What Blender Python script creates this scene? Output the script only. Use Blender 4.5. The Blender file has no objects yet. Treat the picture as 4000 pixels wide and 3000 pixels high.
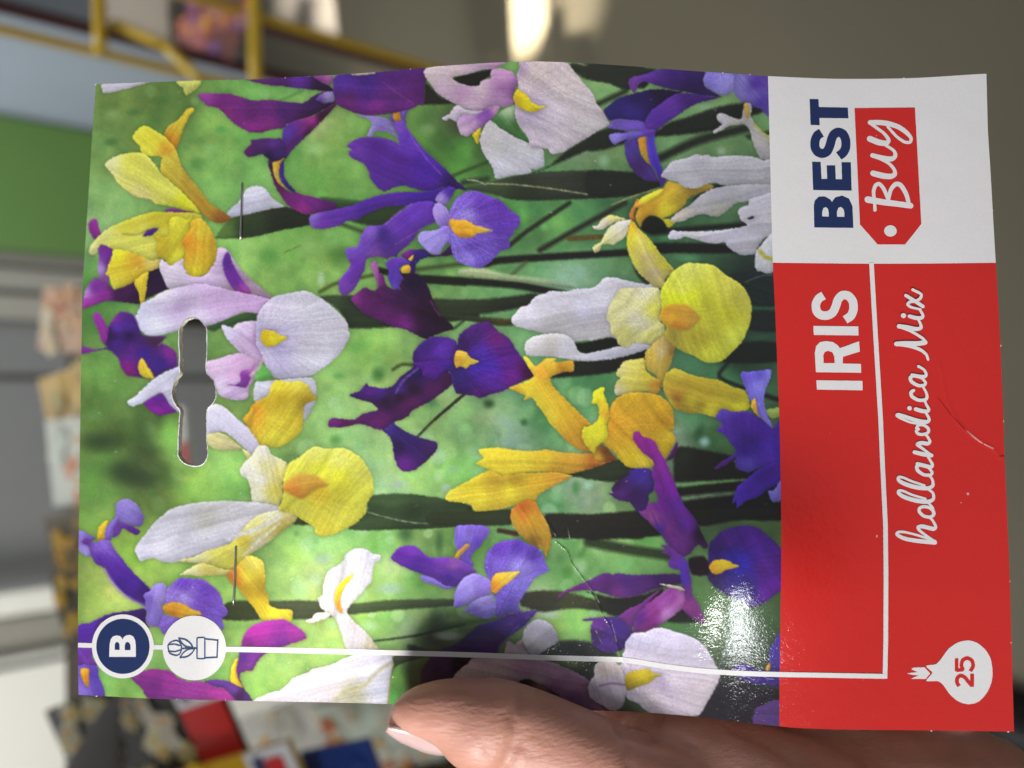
import bpy, bmesh, math, random
import numpy as np
from mathutils import Vector, Matrix
from mathutils.geometry import delaunay_2d_cdt

# ------------------------------------------------------------------ camera, world, lights
SC = bpy.context.scene
COL = SC.collection
FPX = 3000.0                       # focal length in photo pixels (4000 x 3000 frame)
PITCH = math.radians(38)
CAM_LOC = Vector((0, 0, 1.40))
c_, s_ = math.cos(PITCH), math.sin(PITCH)
FWD = Vector((0, c_, -s_)); RIGHT = Vector((0, -s_, -c_)); UP = Vector((1, 0, 0))   # phone held sideways
CAMROT = Matrix((RIGHT, UP, -FWD)).transposed()
cam = bpy.data.cameras.new('camera'); cam_ob = bpy.data.objects.new('camera', cam); COL.objects.link(cam_ob)
cam_ob.matrix_world = Matrix.Translation(CAM_LOC) @ CAMROT.to_4x4()
cam.sensor_width = 36; cam.lens = 36 * FPX / 4000; cam.clip_start = 0.01; cam.clip_end = 60
cam.dof.use_dof = True; cam.dof.focus_distance = 0.154; cam.dof.aperture_fstop = 8.5
SC.camera = cam_ob

def cs(x, y, z):                   # camera-aligned metres (right, up, back) -> world
    return CAM_LOC + RIGHT * x + UP * y - FWD * z
def at(px, py, d):                 # photo pixel at distance d along the view axis -> world
    return cs((px - 2000) / FPX * d, -(py - 1500) / FPX * d, -d)

world = bpy.data.worlds.new('World'); SC.world = world; world.use_nodes = True
bgn = world.node_tree.nodes['Background']
bgn.inputs[0].default_value = (0.90, 0.94, 1.0, 1); bgn.inputs[1].default_value = 0.20

def aim(ob, target):
    ob.rotation_euler = (target - ob.location).to_track_quat('-Z', 'Y').to_euler()
def area(name, loc, target, size, power, color, spread=180):
    l = bpy.data.lights.new(name, 'AREA'); l.shape = 'DISK'; l.size = size; l.energy = power; l.color = color
    l.spread = math.radians(spread)
    o = bpy.data.objects.new(name, l); COL.objects.link(o); o.location = loc; aim(o, target); return o
def spot(name, loc, target, deg, blend, power, color, radius=0.01):
    l = bpy.data.lights.new(name, 'SPOT'); l.spot_size = math.radians(deg); l.spot_blend = blend
    l.energy = power; l.color = color; l.shadow_soft_size = radius
    o = bpy.data.objects.new(name, l); COL.objects.link(o); o.location = loc; aim(o, target); return o
MID = at(2100, 1500, 0.157)
area('window_light', cs(-0.11, -0.48, 0.24), at(1350, 2250, .157), 0.12, 0.37, (1.0, 0.985, 0.96), 56)
area('glare_lamp', cs(0.30, -1.10, 1.15), at(2880, 2400, .155), 0.40, 11.0, (0.95, 0.98, 1.0))  # added lamp, set where the bent film mirrors it as glare
area('backdrop_fill', Vector((0.5, 1.7, 2.7)), Vector((0.4, 2.9, 0.4)), 1.0, 15.0, (0.94, 0.98, 1.0), 110)  # added fill that brightens the back panels, no fixture seen
spot('sunbeam_card', cs(-0.62, -0.75, 0.75), at(1170, 2530, 0.155), 1.5, 0.45, 70.0, (1.0, 0.93, 0.80), 0.006)
area('backdrop_fill', Vector((-1.3, 1.5, 2.6)), Vector((-1.2, 2.4, .6)), 0.8, 26.0, (1.0, 0.98, 0.95), 120)  # second added fill, lifts the white cupboards
area('display_fill', Vector((-0.05, 1.15, 2.3)), Vector((-0.05, 0.60, 1.1)), 0.7, 1.3, (1.0, 0.97, 0.92), 100)  # added light to lift the dim packages on the display
SUNP = Vector((0.5, 1.9, 3.0))
spot('sunbeam_floor', SUNP, at(2030, -20, 2.2), 7.5, 0.7, 4200.0, (1.0, 0.92, 0.78), 0.03)
spot('sunbeam_floor', SUNP + Vector((.3, 0, 0)), at(2330, 60, 2.1), 5.5, 1.0, 900.0, (1.0, 0.92, 0.78), 0.03)

SC.view_settings.view_transform = 'Standard'; SC.view_settings.look = 'None'
SC.view_settings.gamma = 1.0; SC.view_settings.exposure = 0.0; SC.view_settings.use_curve_mapping = False
SC.render.engine = 'CYCLES'
SC.cycles.use_denoising = True
# ------------------------------------------------------------------ ink painter for the printed flower photograph
#PAINT-BEGIN
TILES = {'A': (300, 200), 'B': (300, 800), 'C': (300, 1400), 'G': (300, 2000), 'I': (300, 2300),
         'L': (1000, 200), 'D': (1000, 800), 'E': (1000, 1400), 'H': (1000, 2000), 'J': (1000, 2400),
         'M': (1700, 200), 'N': (1700, 800), 'O': (1700, 1400), 'S': (1700, 2000), 'K': (1700, 2400),
         'P': (2300, 200), 'Q': (2300, 800), 'R': (2300, 1400), 'T': (2300, 2000), 'U': (2300, 2400)}
WIDE = {'W': (3000, 200), 'X': (3000, 900), 'Y': (3000, 1600), 'V': (3000, 2250)}
def tile(t):
    if t == '0': return 0, 0, 1.0 / 1.8083
    if t in WIDE: return WIDE[t][0], WIDE[t][1], 2.212
    return TILES[t][0], TILES[t][1], 2.765
def px_pts(t, text):
    ox, oy, k = tile(t)
    a = np.array([[float(v) for v in p.split(',')[:2]] for p in text.split()])
    return a / k + np.array([ox, oy])
def hexlin(h):
    c = np.array([int(h[i:i + 2], 16) for i in (0, 2, 4)]) / 255.0
    return np.where(c <= 0.04045, c / 12.92, ((c + 0.055) / 1.055) ** 2.4)
def hexsrgb(h):
    return np.array([int(h[i:i + 2], 16) for i in (0, 2, 4)]) / 255.0
def smooth_closed(p, n=5):
    out = []; m = len(p)
    for i in range(m):
        p0, p1, p2, p3 = p[i - 1], p[i], p[(i + 1) % m], p[(i + 2) % m]
        for j in range(n):
            t = j / n
            out.append(_cr(p0, p1, p2, p3, t))
    return np.array(out)
def _cr(p0, p1, p2, p3, t, k=0.42):
    m1 = (p2 - p0) * k; m2 = (p3 - p1) * k
    t2 = t * t; t3 = t2 * t
    return (2 * t3 - 3 * t2 + 1) * p1 + (t3 - 2 * t2 + t) * m1 + (-2 * t3 + 3 * t2) * p2 + (t3 - t2) * m2
def smooth_open(p, n=6):
    q = np.vstack([2 * p[0] - p[1], p, 2 * p[-1] - p[-2]]); out = []
    for i in range(1, len(q) - 2):
        for j in range(n): out.append(_cr(q[i - 1], q[i], q[i + 1], q[i + 2], j / n))
    out.append(q[-2]); return np.array(out)

PS = 0.4; PX0, PY0, PX1, PY1 = 290, 220, 3080, 2880
BW, BH = int((PX1 - PX0) * PS), int((PY1 - PY0) * PS)
RNG = np.random.RandomState(4)
def field(cells, w=BW, h=BH, rng=RNG):
    gy, gx = max(2, int(h / cells) + 3), max(2, int(w / cells) + 3)
    g = rng.rand(gy, gx) * 2 - 1
    ys = np.arange(h) / cells; xs = np.arange(w) / cells
    iy = ys.astype(int); ix = xs.astype(int)
    fy = (ys - iy)[:, None]; fx = (xs - ix)[None, :]
    fy = fy * fy * (3 - 2 * fy); fx = fx * fx * (3 - 2 * fx)
    a = g[iy][:, ix]; b = g[iy][:, ix + 1]; c = g[iy + 1][:, ix]; d = g[iy + 1][:, ix + 1]
    return (a * (1 - fx) + b * fx) * (1 - fy) + (c * (1 - fx) + d * fx) * fy
def idw(X, Y, cols, power=2.6, eps=17.0):
    num = 0; den = 0
    for x, y, c in cols:
        w = 1.0 / (((X - x) ** 2 + (Y - y) ** 2) + eps * eps) ** (power / 2)
        num = num + w[..., None] * c; den = den + w
    return num / den[..., None]
def parse_cols(t, text):
    ox, oy, k = tile(t); out = []
    for p in text.split():
        v = p.split(',')
        if len(v) == 1: out.append((0.0, 0.0, hexsrgb(v[0])))
        else: out.append((float(v[0]) / k + ox, float(v[1]) / k + oy, hexsrgb(v[2])))
    return out
BUF = None; NOISE = None
def window(p, pad):
    x0 = max(0, int((p[:, 0].min() - PX0 - pad) * PS)); x1 = min(BW, int((p[:, 0].max() - PX0 + pad) * PS) + 2)
    y0 = max(0, int((p[:, 1].min() - PY0 - pad) * PS)); y1 = min(BH, int((p[:, 1].max() - PY0 + pad) * PS) + 2)
    if x1 <= x0 or y1 <= y0: return None
    X, Y = np.meshgrid(np.arange(x0, x1) / PS + PX0, np.arange(y0, y1) / PS + PY0)
    return slice(y0, y1), slice(x0, x1), X, Y
def signed(p, X, Y):
    inside = np.zeros(X.shape, bool); d2 = np.full(X.shape, 1e12); n = len(p)
    for i in range(n):
        ax, ay = p[i]; bx, by = p[(i + 1) % n]
        vx, vy = bx - ax, by - ay; L = vx * vx + vy * vy + 1e-9
        t = np.clip(((X - ax) * vx + (Y - ay) * vy) / L, 0, 1)
        d2 = np.minimum(d2, (X - ax - t * vx) ** 2 + (Y - ay - t * vy) ** 2)
        if ay != by:
            inside ^= ((ay > Y) != (by > Y)) & (X < vx * (Y - ay) / vy + ax)
    d = np.sqrt(d2); return np.where(inside, d, -d)
def petal(t, pts, cols, v=None, s=3.0, a=1.0, rim=0.0, raw=False):
    """fill a traced outline with a scattered-colour gradient, radial veins and a rim tint"""
    p = px_pts(t, pts)
    if not raw: p = smooth_closed(p)
    w = window(p, s * 2 + 26)
    if w is None: return
    sy, sx, X, Y = w
    jit = NOISE[1][sy, sx] * 2.0
    d = signed(p, X, Y) + (jit if not raw else 0)
    s = s * .8
    al = np.clip(d / (2 * s) + 0.5, 0, 1) * a
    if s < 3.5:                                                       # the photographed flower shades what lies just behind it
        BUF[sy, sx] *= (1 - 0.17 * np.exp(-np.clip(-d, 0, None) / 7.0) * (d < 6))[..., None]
    col = idw(X, Y, parse_cols(t, cols))
    tone = 1 + 0.030 * NOISE[0][sy, sx] + 0.030 * NOISE[1][sy, sx]
    q = p - p.mean(0); ev, evec = np.linalg.eigh(q.T @ q); axis = evec[:, 1]
    du, dv = X - p[:, 0].mean(), Y - p[:, 1].mean(); ss = du * axis[0] + dv * axis[1]; tt = -du * axis[1] + dv * axis[0]
    half = math.sqrt(ev[0] / len(p)) * 1.6 + 8
    fan = tt / (1 + .35 * np.abs(ss) / (math.sqrt(ev[1] / len(p)) * 1.8 + 8)) + 5 * NOISE[0][sy, sx] + 3 * NOISE[2][sy, sx]
    rs1 = np.random.RandomState(int(abs(p[0, 0] * 3 + p[0, 1])) % 9999)
    fine = np.interp(fan % 997, np.arange(0, 1000, 5.0), rs1.rand(200) * 2 - 1); fold = np.interp(fan % 997, np.arange(0, 1000, 24.0), rs1.rand(42) * 2 - 1)
    tone = tone * (1 + 0.045 * fine + 0.070 * fold) * (1 + .05 * (np.tanh(np.clip(d, 0, None) / 22) - .6))
    gy, gx = np.gradient(d); gl = np.hypot(gx, gy) + 1e-6             # curled petal rims: one side catches light, the other falls away
    side = -(gx * .45 + gy * .9) / gl
    tone = tone * (1 + .15 * -side * np.exp(-np.clip(d, 0, None) / 11) + .07 * np.clip(-(du * .4 + dv * .9) / (half * 1.5), -1, 1))
    if v:
        ox, oy, k = tile(t); cx, cy = v[0] / k + ox, v[1] / k + oy
        dx, dy = X - cx, Y - cy; r = np.hypot(dx, dy); ang = np.arctan2(dy, dx)
        ang = ang + 0.02 * NOISE[1][sy, sx] + 0.05 * NOISE[0][sy, sx]
        rs = np.random.RandomState(int(abs(cx * 7 + cy)) % 9999).rand(361) * 2 - 1
        f = np.interp(np.degrees(ang) % 360 * v[2], np.arange(361), rs, period=360)
        ramp = np.clip(r / 40, 0, 1) * np.clip(1.25 - r / (np.percentile(r, 98) + 1), 0.25, 1)
        tone = tone * (1 + v[3] * f * ramp)
    if rim:
        tone = tone * (1 + rim * np.exp(-np.clip(d, 0, None) / 9.0))
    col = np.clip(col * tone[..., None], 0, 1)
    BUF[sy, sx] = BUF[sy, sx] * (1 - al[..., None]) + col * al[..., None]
def stroke(t, pts, w0, col, s=3.0, a=1.0, w1=None):
    k = tile(t)[2]; p = smooth_open(px_pts(t, pts), 4); w0 = w0 / k; w1 = w0 if w1 is None else w1 / k
    wd = window(p, max(w0, w1) + s * 2 + 3)
    if wd is None: return
    sy, sx, X, Y = wd; best = np.full(X.shape, -1e9); n = len(p) - 1
    for i in range(n):
        ax, ay = p[i]; bx, by = p[i + 1]; vx, vy = bx - ax, by - ay; L = vx * vx + vy * vy + 1e-9
        tt = np.clip(((X - ax) * vx + (Y - ay) * vy) / L, 0, 1)
        best = np.maximum(best, (w0 + (w1 - w0) * (i + tt) / n) / 2 - np.hypot(X - ax - tt * vx, Y - ay - tt * vy))
    al = np.clip((best + NOISE[1][sy, sx] * 1.2) / (2 * s) + 0.5, 0, 1) * a
    BUF[sy, sx] = BUF[sy, sx] * (1 - al[..., None]) + hexsrgb(col) * (1 + 0.1 * NOISE[1][sy, sx])[..., None] * al[..., None]
def blob(t, x, y, rx, ry, col, a=0.8, rot=0, hard=0.45):
    ox, oy, k = tile(t); cx, cy, rx, ry = x / k + ox, y / k + oy, rx / k, ry / k; m = max(rx, ry) * 1.3
    w = window(np.array([[cx - m, cy - m], [cx + m, cy + m]]), 0)
    if w is None: return
    sy, sx, X, Y = w; c, s = math.cos(rot), math.sin(rot)
    u = ((X - cx) * c + (Y - cy) * s) / rx; v = (-(X - cx) * s + (Y - cy) * c) / ry
    al = np.clip((1.15 - np.hypot(u, v)) / (1 - hard), 0, 1); al = al * al * (3 - 2 * al) * a
    BUF[sy, sx] = BUF[sy, sx] * (1 - al[..., None]) + hexsrgb(col) * al[..., None]
def paint_photo():
    """the flower picture: blurred meadow, dark leaves, then the irises back to front"""
    global BUF, NOISE
    NOISE = (field(26), field(3.2), field(70), field(140))
    X, Y = np.meshgrid(np.arange(BW) / PS + PX0, np.arange(BH) / PS + PY0)
    mead = '''250,210,7aa850 300,300,6c9a48 380,260,5f8d40 210,330,7aa858 450,260,8cc860 560,270,6fbf58 620,330,6ab655 560,400,78b860
 330,270,5c8a3e 220,430,86b868 205,470,96c47c 540,560,8fc766 640,520,6fa84c 700,560,8cc05e 600,600,7fb85a 200,640,4c8a3e 230,820,5f9a48
 210,880,4a7a38 260,940,3f5a2a 320,980,36482a 300,1030,33452a 230,1000,4f8038 250,1050,56883e 350,1020,3c5a2c 360,900,40582c 378,930,86c458
 390,980,7ec05a 480,1000,88c468 430,1050,8cd05c 500,1040,80c860 400,1090,74b84e 200,1180,7cba4c 210,1230,92c460 250,1270,a0c468 200,1290,8cc458
 290,1210,7cc048 420,1280,66a848 480,1290,90c860 350,1430,78b058 330,1480,88c460 230,1480,82bc60 270,1500,74a84c 560,1420,94c868 600,1380,8cb864
 560,1480,8cc45c 700,1180,7cb870 640,1200,8cc860 760,1150,74b464 830,1180,58a048 800,1250,80c060 850,1230,88b078 620,1220,88b868 680,1250,90b878
 780,1260,88b868 730,1330,94b860 800,1330,84c458 900,1260,5ea84c 1000,1170,4e8c3c 880,1370,88b888 830,1340,70c060 800,760,7cc058 830,840,98d070
 760,880,8cc474 720,820,84c068 800,930,7cb470 870,980,8cc074 920,900,6ca85c 960,850,88c078 1000,880,78b070 1040,870,4c7a4c 1060,900,94c888
 1100,950,88b49c 1000,940,64a060 1060,1000,70b468 900,1040,80c868 1000,1020,68b458 850,1050,8cc48c 1180,900,408048 1240,790,4c8c50 1260,830,3c7848
 1150,830,6ca880 1230,1060,88b890 1200,1080,4a8c4c 1260,1090,90c09c 760,360,70b458 720,300,7cb858 690,280,9cc47c 700,400,68a84c 740,330,60a04c
 820,310,4c8c3c 870,300,5c9a48 900,380,488038 940,380,3c6c30 960,330,346a2c 980,280,3a4a30 1000,330,50a040 980,370,488c38 1030,330,3c5a2c
 1090,430,4c8c44 1160,430,3c7040 1250,310,7c9c74 1300,310,58804c 1310,420,3c6c44 1200,470,6cb058 1250,450,4c8850 1400,460,2c5838 1450,350,5c8c5c
 1200,640,46804a 1230,600,88b898 1620,600,202a28 1620,650,2c4c34 1600,760,1c2c20 1650,720,20382c 1500,760,386848 1560,830,3c7a4c 1500,900,4c8c5c
 1450,950,88b090 1530,950,3c7040 1500,1050,22201a 1600,1050,201c18 1250,1150,4c8c44 1330,1170,7cb868 1280,1200,6ca85c 1230,1240,549048
 1300,1250,68a860 1380,1150,4a8c40 1640,1150,3c6034 1660,1100,4c7844 1440,1340,3c6c38 1500,1330,40703c 1600,1350,36522f 1640,1420,2c4028
 1250,1330,78b858 1180,1310,a8c0a0 1200,1340,80b850 900,1440,3c6a30 940,1390,2c3420 880,1460,4c9038 860,1490,58a440 1300,1540,22241c 1600,1500,1a1620'''
    BUF = np.zeros((BH, BW, 3))
    q = 5                                                            # the meadow is soft: work coarse, then enlarge
    small = idw(X[::q, ::q] + 22 * NOISE[2][::q, ::q], Y[::q, ::q] + 22 * NOISE[3][::q, ::q], parse_cols('0', mead), 2.6, 30)
    hs, ws = small.shape[:2]
    yi = np.clip(np.arange(BH) / q, 0, hs - 1.001); xi = np.clip(np.arange(BW) / q, 0, ws - 1.001)
    y0 = yi.astype(int); x0 = xi.astype(int); fy = (yi - y0)[:, None, None]; fx = (xi - x0)[None, :, None]
    y1 = np.minimum(y0 + 1, hs - 1); x1 = np.minimum(x0 + 1, ws - 1)
    BUF[:] = (small[y0][:, x0] * (1 - fx) + small[y0][:, x1] * fx) * (1 - fy) + (small[y1][:, x0] * (1 - fx) + small[y1][:, x1] * fx) * fy
    n12 = field(11); n7 = field(6)
    BUF *= (1 + 0.14 * NOISE[2] + 0.09 * NOISE[0] + .04 * n12 + .015 * n7)[..., None] * np.array([1.10, .99, 1.02])
    BUF[..., 0] *= 1 + .08 * NOISE[3] + .04 * n12
    rb = random.Random(11)                                           # out-of-focus discs in the meadow
    for i in range(320):
        bx, by = rb.uniform(500, 2700), rb.uniform(300, 2600)
        r = rb.uniform(9, 30); dark = rb.random() < 0.35
        c = ('3f7040', '4c8448', '35603a')[i % 3] if dark else ('9ccc88', 'a4d090', '8cc474', 'a0cc84')[i % 4]
        blob('0', bx / 1.8083, by / 1.8083, r * .9 / 1.8083 * 1.4, r / 1.8083 * 1.4, c, rb.uniform(.10, .30), hard=.25)
    for i in range(130):                                              # crisper discs in the middle distance
        bx, by = rb.uniform(1150, 2450), rb.uniform(1380, 2450); r = rb.uniform(12, 30)
        blob('0', bx / 1.8083, by / 1.8083, r / 1.8083 * 1.3, r / 1.8083 * 1.4, ('b4dc98', 'a8d4a0', '9cd080', 'b0d0b4')[i % 4], rb.uniform(.12, .42), hard=.55)
    for a in (('A', 900, 540, 130, 60, '4c7a38', .8), ('A', 630, 660, 110, 60, '4c7a38', .7), ('A', 370, 980, 110, 70, '44703a', .7), ('A', 1290, 1220, 120, 110, '508a44', .7),
              ('A', 1560, 850, 90, 60, '50a850', .7), ('A', 380, 690, 120, 90, '94b870', .6), ('A', 1450, 1050, 120, 80, '94cc78', .6), ('B', 2050, 560, 160, 160, '508c40', .6),
              ('C', 250, 900, 330, 160, '2f4226', .85), ('C', 700, 780, 160, 330, '3f5a2c', .75), ('C', 480, 1230, 240, 200, '2f4226', .8), ('C', 700, 1300, 240, 120, '33452a', .7),
              ('C', 150, 1350, 90, 220, '64a044', .7), ('C', 1000, 780, 120, 260, '86c658', .7), ('C', 180, 620, 130, 90, '6f9c58', .6),
              ('L', 650, 1060, 150, 90, 'a0cc80', .8), ('L', 640, 1380, 220, 150, '64a84c', .5), ('L', 700, 1560, 100, 70, '74c85c', .6), ('L', 1850, 840, 120, 90, '7c9c68', .6),
              ('L', 1850, 1150, 160, 150, '3c6a30', .6), ('D', 180, 560, 150, 110, '5c9844', .7), ('D', 900, 560, 200, 170, '44702f', .7), ('D', 700, 800, 60, 120, 'b4d0a8', .8),
              ('D', 550, 450, 150, 160, '98c070', .6), ('D', 1100, 1530, 150, 120, '60a04c', .6), ('E', 890, 560, 80, 70, 'a4d48c', .8), ('E', 1340, 1150, 80, 80, 'a8d498', .8), ('E', 1530, 1360, 75, 62, 'a8bcb4', .8),
              ('E', 1120, 930, 80, 80, '90c880', .7), ('E', 1320, 180, 110, 120, '3c6c34', .8), ('E', 900, 190, 90, 50, '5a9a4c', .7), ('E', 860, 880, 90, 80, '4c8a40', .7), ('E', 1900, 480, 90, 80, '44744a', .7),
              ('O', 330, 560, 120, 100, '8cc470', .8), ('O', 320, 750, 85, 85, '88c074', .8), ('O', 750, 680, 190, 100, '98b4a4', .6, .35), ('O', 580, 490, 85, 70, '24401e', .85),
              ('O', 120, 700, 75, 70, '88bc70', .7), ('O', 1650, 1370, 75, 65, 'a0ccb0', .9), ('O', 200, 1200, 85, 55, '90b494', .7), ('O', 960, 690, 60, 55, '2c5a30', .8),
              ('O', 1300, 1480, 110, 100, '8cc08c', .6), ('O', 1520, 1400, 60, 110, '3f7a3c', .7), ('O', 110, 1400, 80, 60, 'a4bcb0', .8), ('O', 450, 1010, 120, 80, '8cb48c', .7),
              ('R', 1250, 900, 80, 75, '98c0bc', .95), ('R', 1190, 800, 70, 110, '24482c', .7, .5), ('H', 720, 510, 120, 80, '94b09c', .8), ('H', 1450, 830, 210, 75, '98b4a4', .8),
              ('H', 2080, 1340, 190, 65, 'a0b4a0', .9), ('H', 1620, 230, 130, 140, '3c5c34', .85), ('H', 1980, 330, 60, 190, '3c5c34', .8), ('H', 1230, 1230, 120, 80, 'a4cc9c', .7),
              ('H', 1970, 1130, 130, 160, '3c5a38', .7), ('S', 1560, 600, 80, 100, '90b48c', .8), ('S', 120, 1330, 160, 55, 'a0b498', .9), ('S', 1250, 1110, 130, 60, 'a8c0a8', .9),
              ('S', 1750, 440, 110, 60, '90c07c', .7, .6), ('S', 2050, 560, 120, 90, '74b46c', .7), ('S', 1430, 640, 90, 90, '44702f', .6), ('S', 1600, 420, 60, 150, '3f6c34', .6, .5),
              ('Q', 1080, 580, 170, 60, '5a9a68', .7), ('Q', 850, 360, 120, 50, '4c8c50', .7), ('Q', 1900, 1110, 170, 40, '2e5a44', .8), ('Q', 1850, 1430, 220, 55, '2c5038', .8),
              ('N', 1560, 730, 140, 90, '8cb8a0', .8, .6), ('N', 950, 120, 90, 130, '68b050', .7), ('N', 1180, 230, 70, 70, '78b868', .7), ('N', 170, 740, 90, 50, '8cbc60', .8),  # first pale blob paints a glint of the film into the print
              ('P', 160, 1180, 90, 100, '80a484', .8), ('P', 1250, 600, 150, 50, '7c9c7c', .7), ('P', 1000, 1030, 200, 60, '548450', .6), ('P', 1430, 1080, 70, 60, '98a898', .6), ('M', 780, 690, 60, 50, '98b090', .5)):
        blob(*a, hard=-0.1) if len(a) < 8 else blob(*a[:7], rot=a[7], hard=-0.1)
    # ---- dark leaves and stems
    petal('D', '-430,330 -280,150 -80,90 0,70 250,20 400,40 570,90 600,210 300,270 0,340 -180,365 -430,365', '-350,300,5a7a38 -100,250,2c3820 300,150,22281a', s=5)
    petal('D', '850,20 1400,-60 1700,60 1350,230 1000,165', '1200,60,2c3c20', s=9)
    petal('L', '700,1580 900,1590 1130,1620 1060,1680 860,1690', '900,1620,34502a', s=9)
    petal('D', '700,990 1060,980 1500,1100 2212,1030 2400,1040 2400,1230 2212,1250 1500,1320 1000,1330 960,1230 850,1100', '900,1280,20281a 800,1050,3a4a30 1500,1200,262e1e 1100,1140,2a3222', s=7)
    for t, p, w, c, s in (('D', '690,940 860,850 1120,790 1260,760', 38, '4c5a28', 6), ('D', '900,200 1150,290', 40, '3c4c28', 8), ('D', '1330,710 1600,760 1800,800 2250,840', 70, '1c1c14', 6),
                          ('D', '1730,700 2000,665 2250,635', 42, '3c4a28', 8), ('N', '-100,805 0,810 400,830 900,870 1300,950 1500,990', 84, '1a1a14', 6), ('N', '520,650 700,600 1300,560 2150,510 2500,480', 78, '1c1a16', 6),
                          ('N', '800,440 1000,280 1300,80 1450,-20', 46, '24241c', 6), ('N', '1130,490 1500,280 1900,60 2050,-20', 56, '26261e', 8), ('N', '1450,365 1800,345', 56, '5a4a24', 4),
                          ('N', '380,780 500,680', 30, '4c5430', 6), ('N', '780,800 980,620', 34, '4c5438', 8), ('M', '200,1340 560,1200', 30, '2c4020', 7), ('M', '300,1420 560,1380', 60, '2c3a22', 8), ('P', '100,570 400,430', 60, '28301f', 8),
                          ('P', '780,1150 1200,960 1700,830', 92, '1c2018', 10), ('R', '1500,50 1410,200 1700,330', 40, '1c201a', 6), ('R', '1900,400 2060,450', 50, '1a1c18', 6), ('T', '0,320 400,400 860,470', 110, '2c3820', 9),
                          ('H', '1270,1395 1700,1340 2000,1270 2250,1215', 22, '24301c', 4), ('E', '1730,860 1950,640 2250,390', 26, '2c2c18', 4), ('O', '0,660 280,410', 26, '24261a', 4), ('E', '1480,120 1580,65 1720,75', 32, '3c4420', 6),
                          ('D', '300,520 480,440', 0.1, '3c4420', 4), ('L', '270,530 500,430', 20, '5a8a48', 7), ('S', '0,1260 300,1200 720,1150', 40, '3c5a30', 12), ('D', '2150,1330 2300,1200', 26, '2c3a20', 6)):
        stroke(t, p, w, c, s)
    petal('N', '280,700 500,680 800,760 1200,800 1450,860 1500,900 1300,890 900,830 300,760', '400,730,a8b488 1000,820,98a880 1400,870,8ca488', s=9)
    petal('N', '-50,1020 400,1030 800,990 1100,960 1050,1080 900,1120 500,1180 -50,1200', '300,1100,2c3422 900,1050,24281c', s=8)
    petal('N', '100,1190 800,1235 900,1290 700,1310 400,1260', '400,1230,2c3020 800,1280,44401f', s=7)
    petal('M', '1480,130 2260,170 2260,400 1900,340 1600,290', '1800,250,26281e 2100,200,1a1a16', s=7)
    stroke('M', '1550,130 1750,190 1860,220', 16, '7c8460', 4)
    petal('M', '190,290 380,240 620,190 640,250 540,300 470,380 380,385 250,340', '400,320,16140e', s=6)
    petal('L', '1820,350 1900,400 2000,500 2170,560 1760,575 1815,520', '1950,520,201e16', s=7)
    petal('M', '980,1330 1200,1260 1450,1050 1850,830 2050,850 2060,950 1700,1050 1300,1220 1100,1300', '1400,1150,1c1e16 1900,900,22281c', s=8)
    petal('M', '320,1480 560,1420 900,1340 1200,1300 1700,1290 2260,1330 2260,1540 1500,1600 900,1610 600,1540', '600,1450,34402a 1200,1400,2c3026 2000,1450,1e201a 1000,1560,242a1c', s=6)
    stroke('M', '560,1430 850,1440 1130,1470 1300,1490 1640,1545', 16, '848868', 3); stroke('M', '350,1390 450,1400 540,1440', 14, '9c9884', 3)
    petal('P', '0,140 700,190 620,260 430,420 200,340 0,290', '300,270,22241c', s=7)
    petal('P', '1040,720 1400,600 1700,560 1900,640 1700,720 1400,850 720,920 850,780', '1200,760,1a1c16 1700,620,161812', s=8)
    petal('P', '0,900 250,850 400,900 380,1000 0,1080', '200,960,1c2018', s=8)
    petal('P', '0,1290 500,1330 760,1400 770,1470 400,1530 0,1545', '300,1430,1c1e18', s=6)
    stroke('P', '250,1659 500,1560 940,1430', 15, '8c8c58', 2.5)
    petal('P', '1330,1440 1500,1430 1280,1540 1100,1620 1240,1500', '1300,1500,1c201c', s=5)
    petal('P', '1700,900 1960,860 1960,960 1750,960', '1800,920,23301f', s=8)
    petal('Q', '470,430 1000,410 1500,430 1560,520 800,520 470,540', '900,470,161612', s=8)
    stroke('Q', '680,300 1700,215', 62, '1a1a16', 8)
    petal('Q', '0,1490 300,1450 700,1600 700,1690 0,1690', '300,1560,16180f', s=8)
    petal('Q', '500,560 720,640 860,860 700,900 520,760', '600,760,20281f', s=10)
    petal('Q', '1500,760 2060,720 2060,1070 1760,1080 1700,900', '1850,900,1a2422', s=8)
    petal('Q', '1740,1150 2060,1160 2060,1360 1720,1340', '1850,1250,1a201e', s=8)
    petal('Q', '1600,1500 2060,1490 2060,1690 1400,1690', '1800,1600,141a14', s=8)
    stroke('Q', '1680,840 1850,770 1985,755', 12, '4a5648', 3)
    petal('O', '1240,200 1500,30 2090,10 2000,130 1700,180 1400,205', '1600,100,1e2018 1900,60,1a1a16', s=7)
    petal('O', '-30,1505 115,1530 380,1590 430,1650 800,1630 830,1720 -30,1720', '200,1600,22301c', s=6)
    petal('E', '1260,1480 1500,1460 1750,1470 2080,1530 2260,1560 2260,1800 1500,1850 1000,1840 1200,1640 1190,1560', '1500,1550,3c5030 1700,1750,2a3820 1900,1650,34452a', s=5)
    stroke('H', '1200,0 1500,80 1750,120 1990,120', 13, '7c8870', 3)
    petal('S', '-30,0 800,0 830,120 700,145 -30,145', '200,90,262e1a 600,60,2a321c', s=6)
    petal('S', '1190,20 1500,20 1900,30 2260,-10 2260,270 2000,290 1250,280 1230,180', '1500,230,1c1a14 2000,60,2c3418 1900,200,1a1812', s=7)
    stroke('S', '690,200 880,235', 50, '3a2418', 5)
    petal('O', '1400,1250 1800,1150 1960,1110 2260,1190 2080,1300 1900,1330 1600,1290', '1800,1230,262e1a', s=7)
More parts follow.
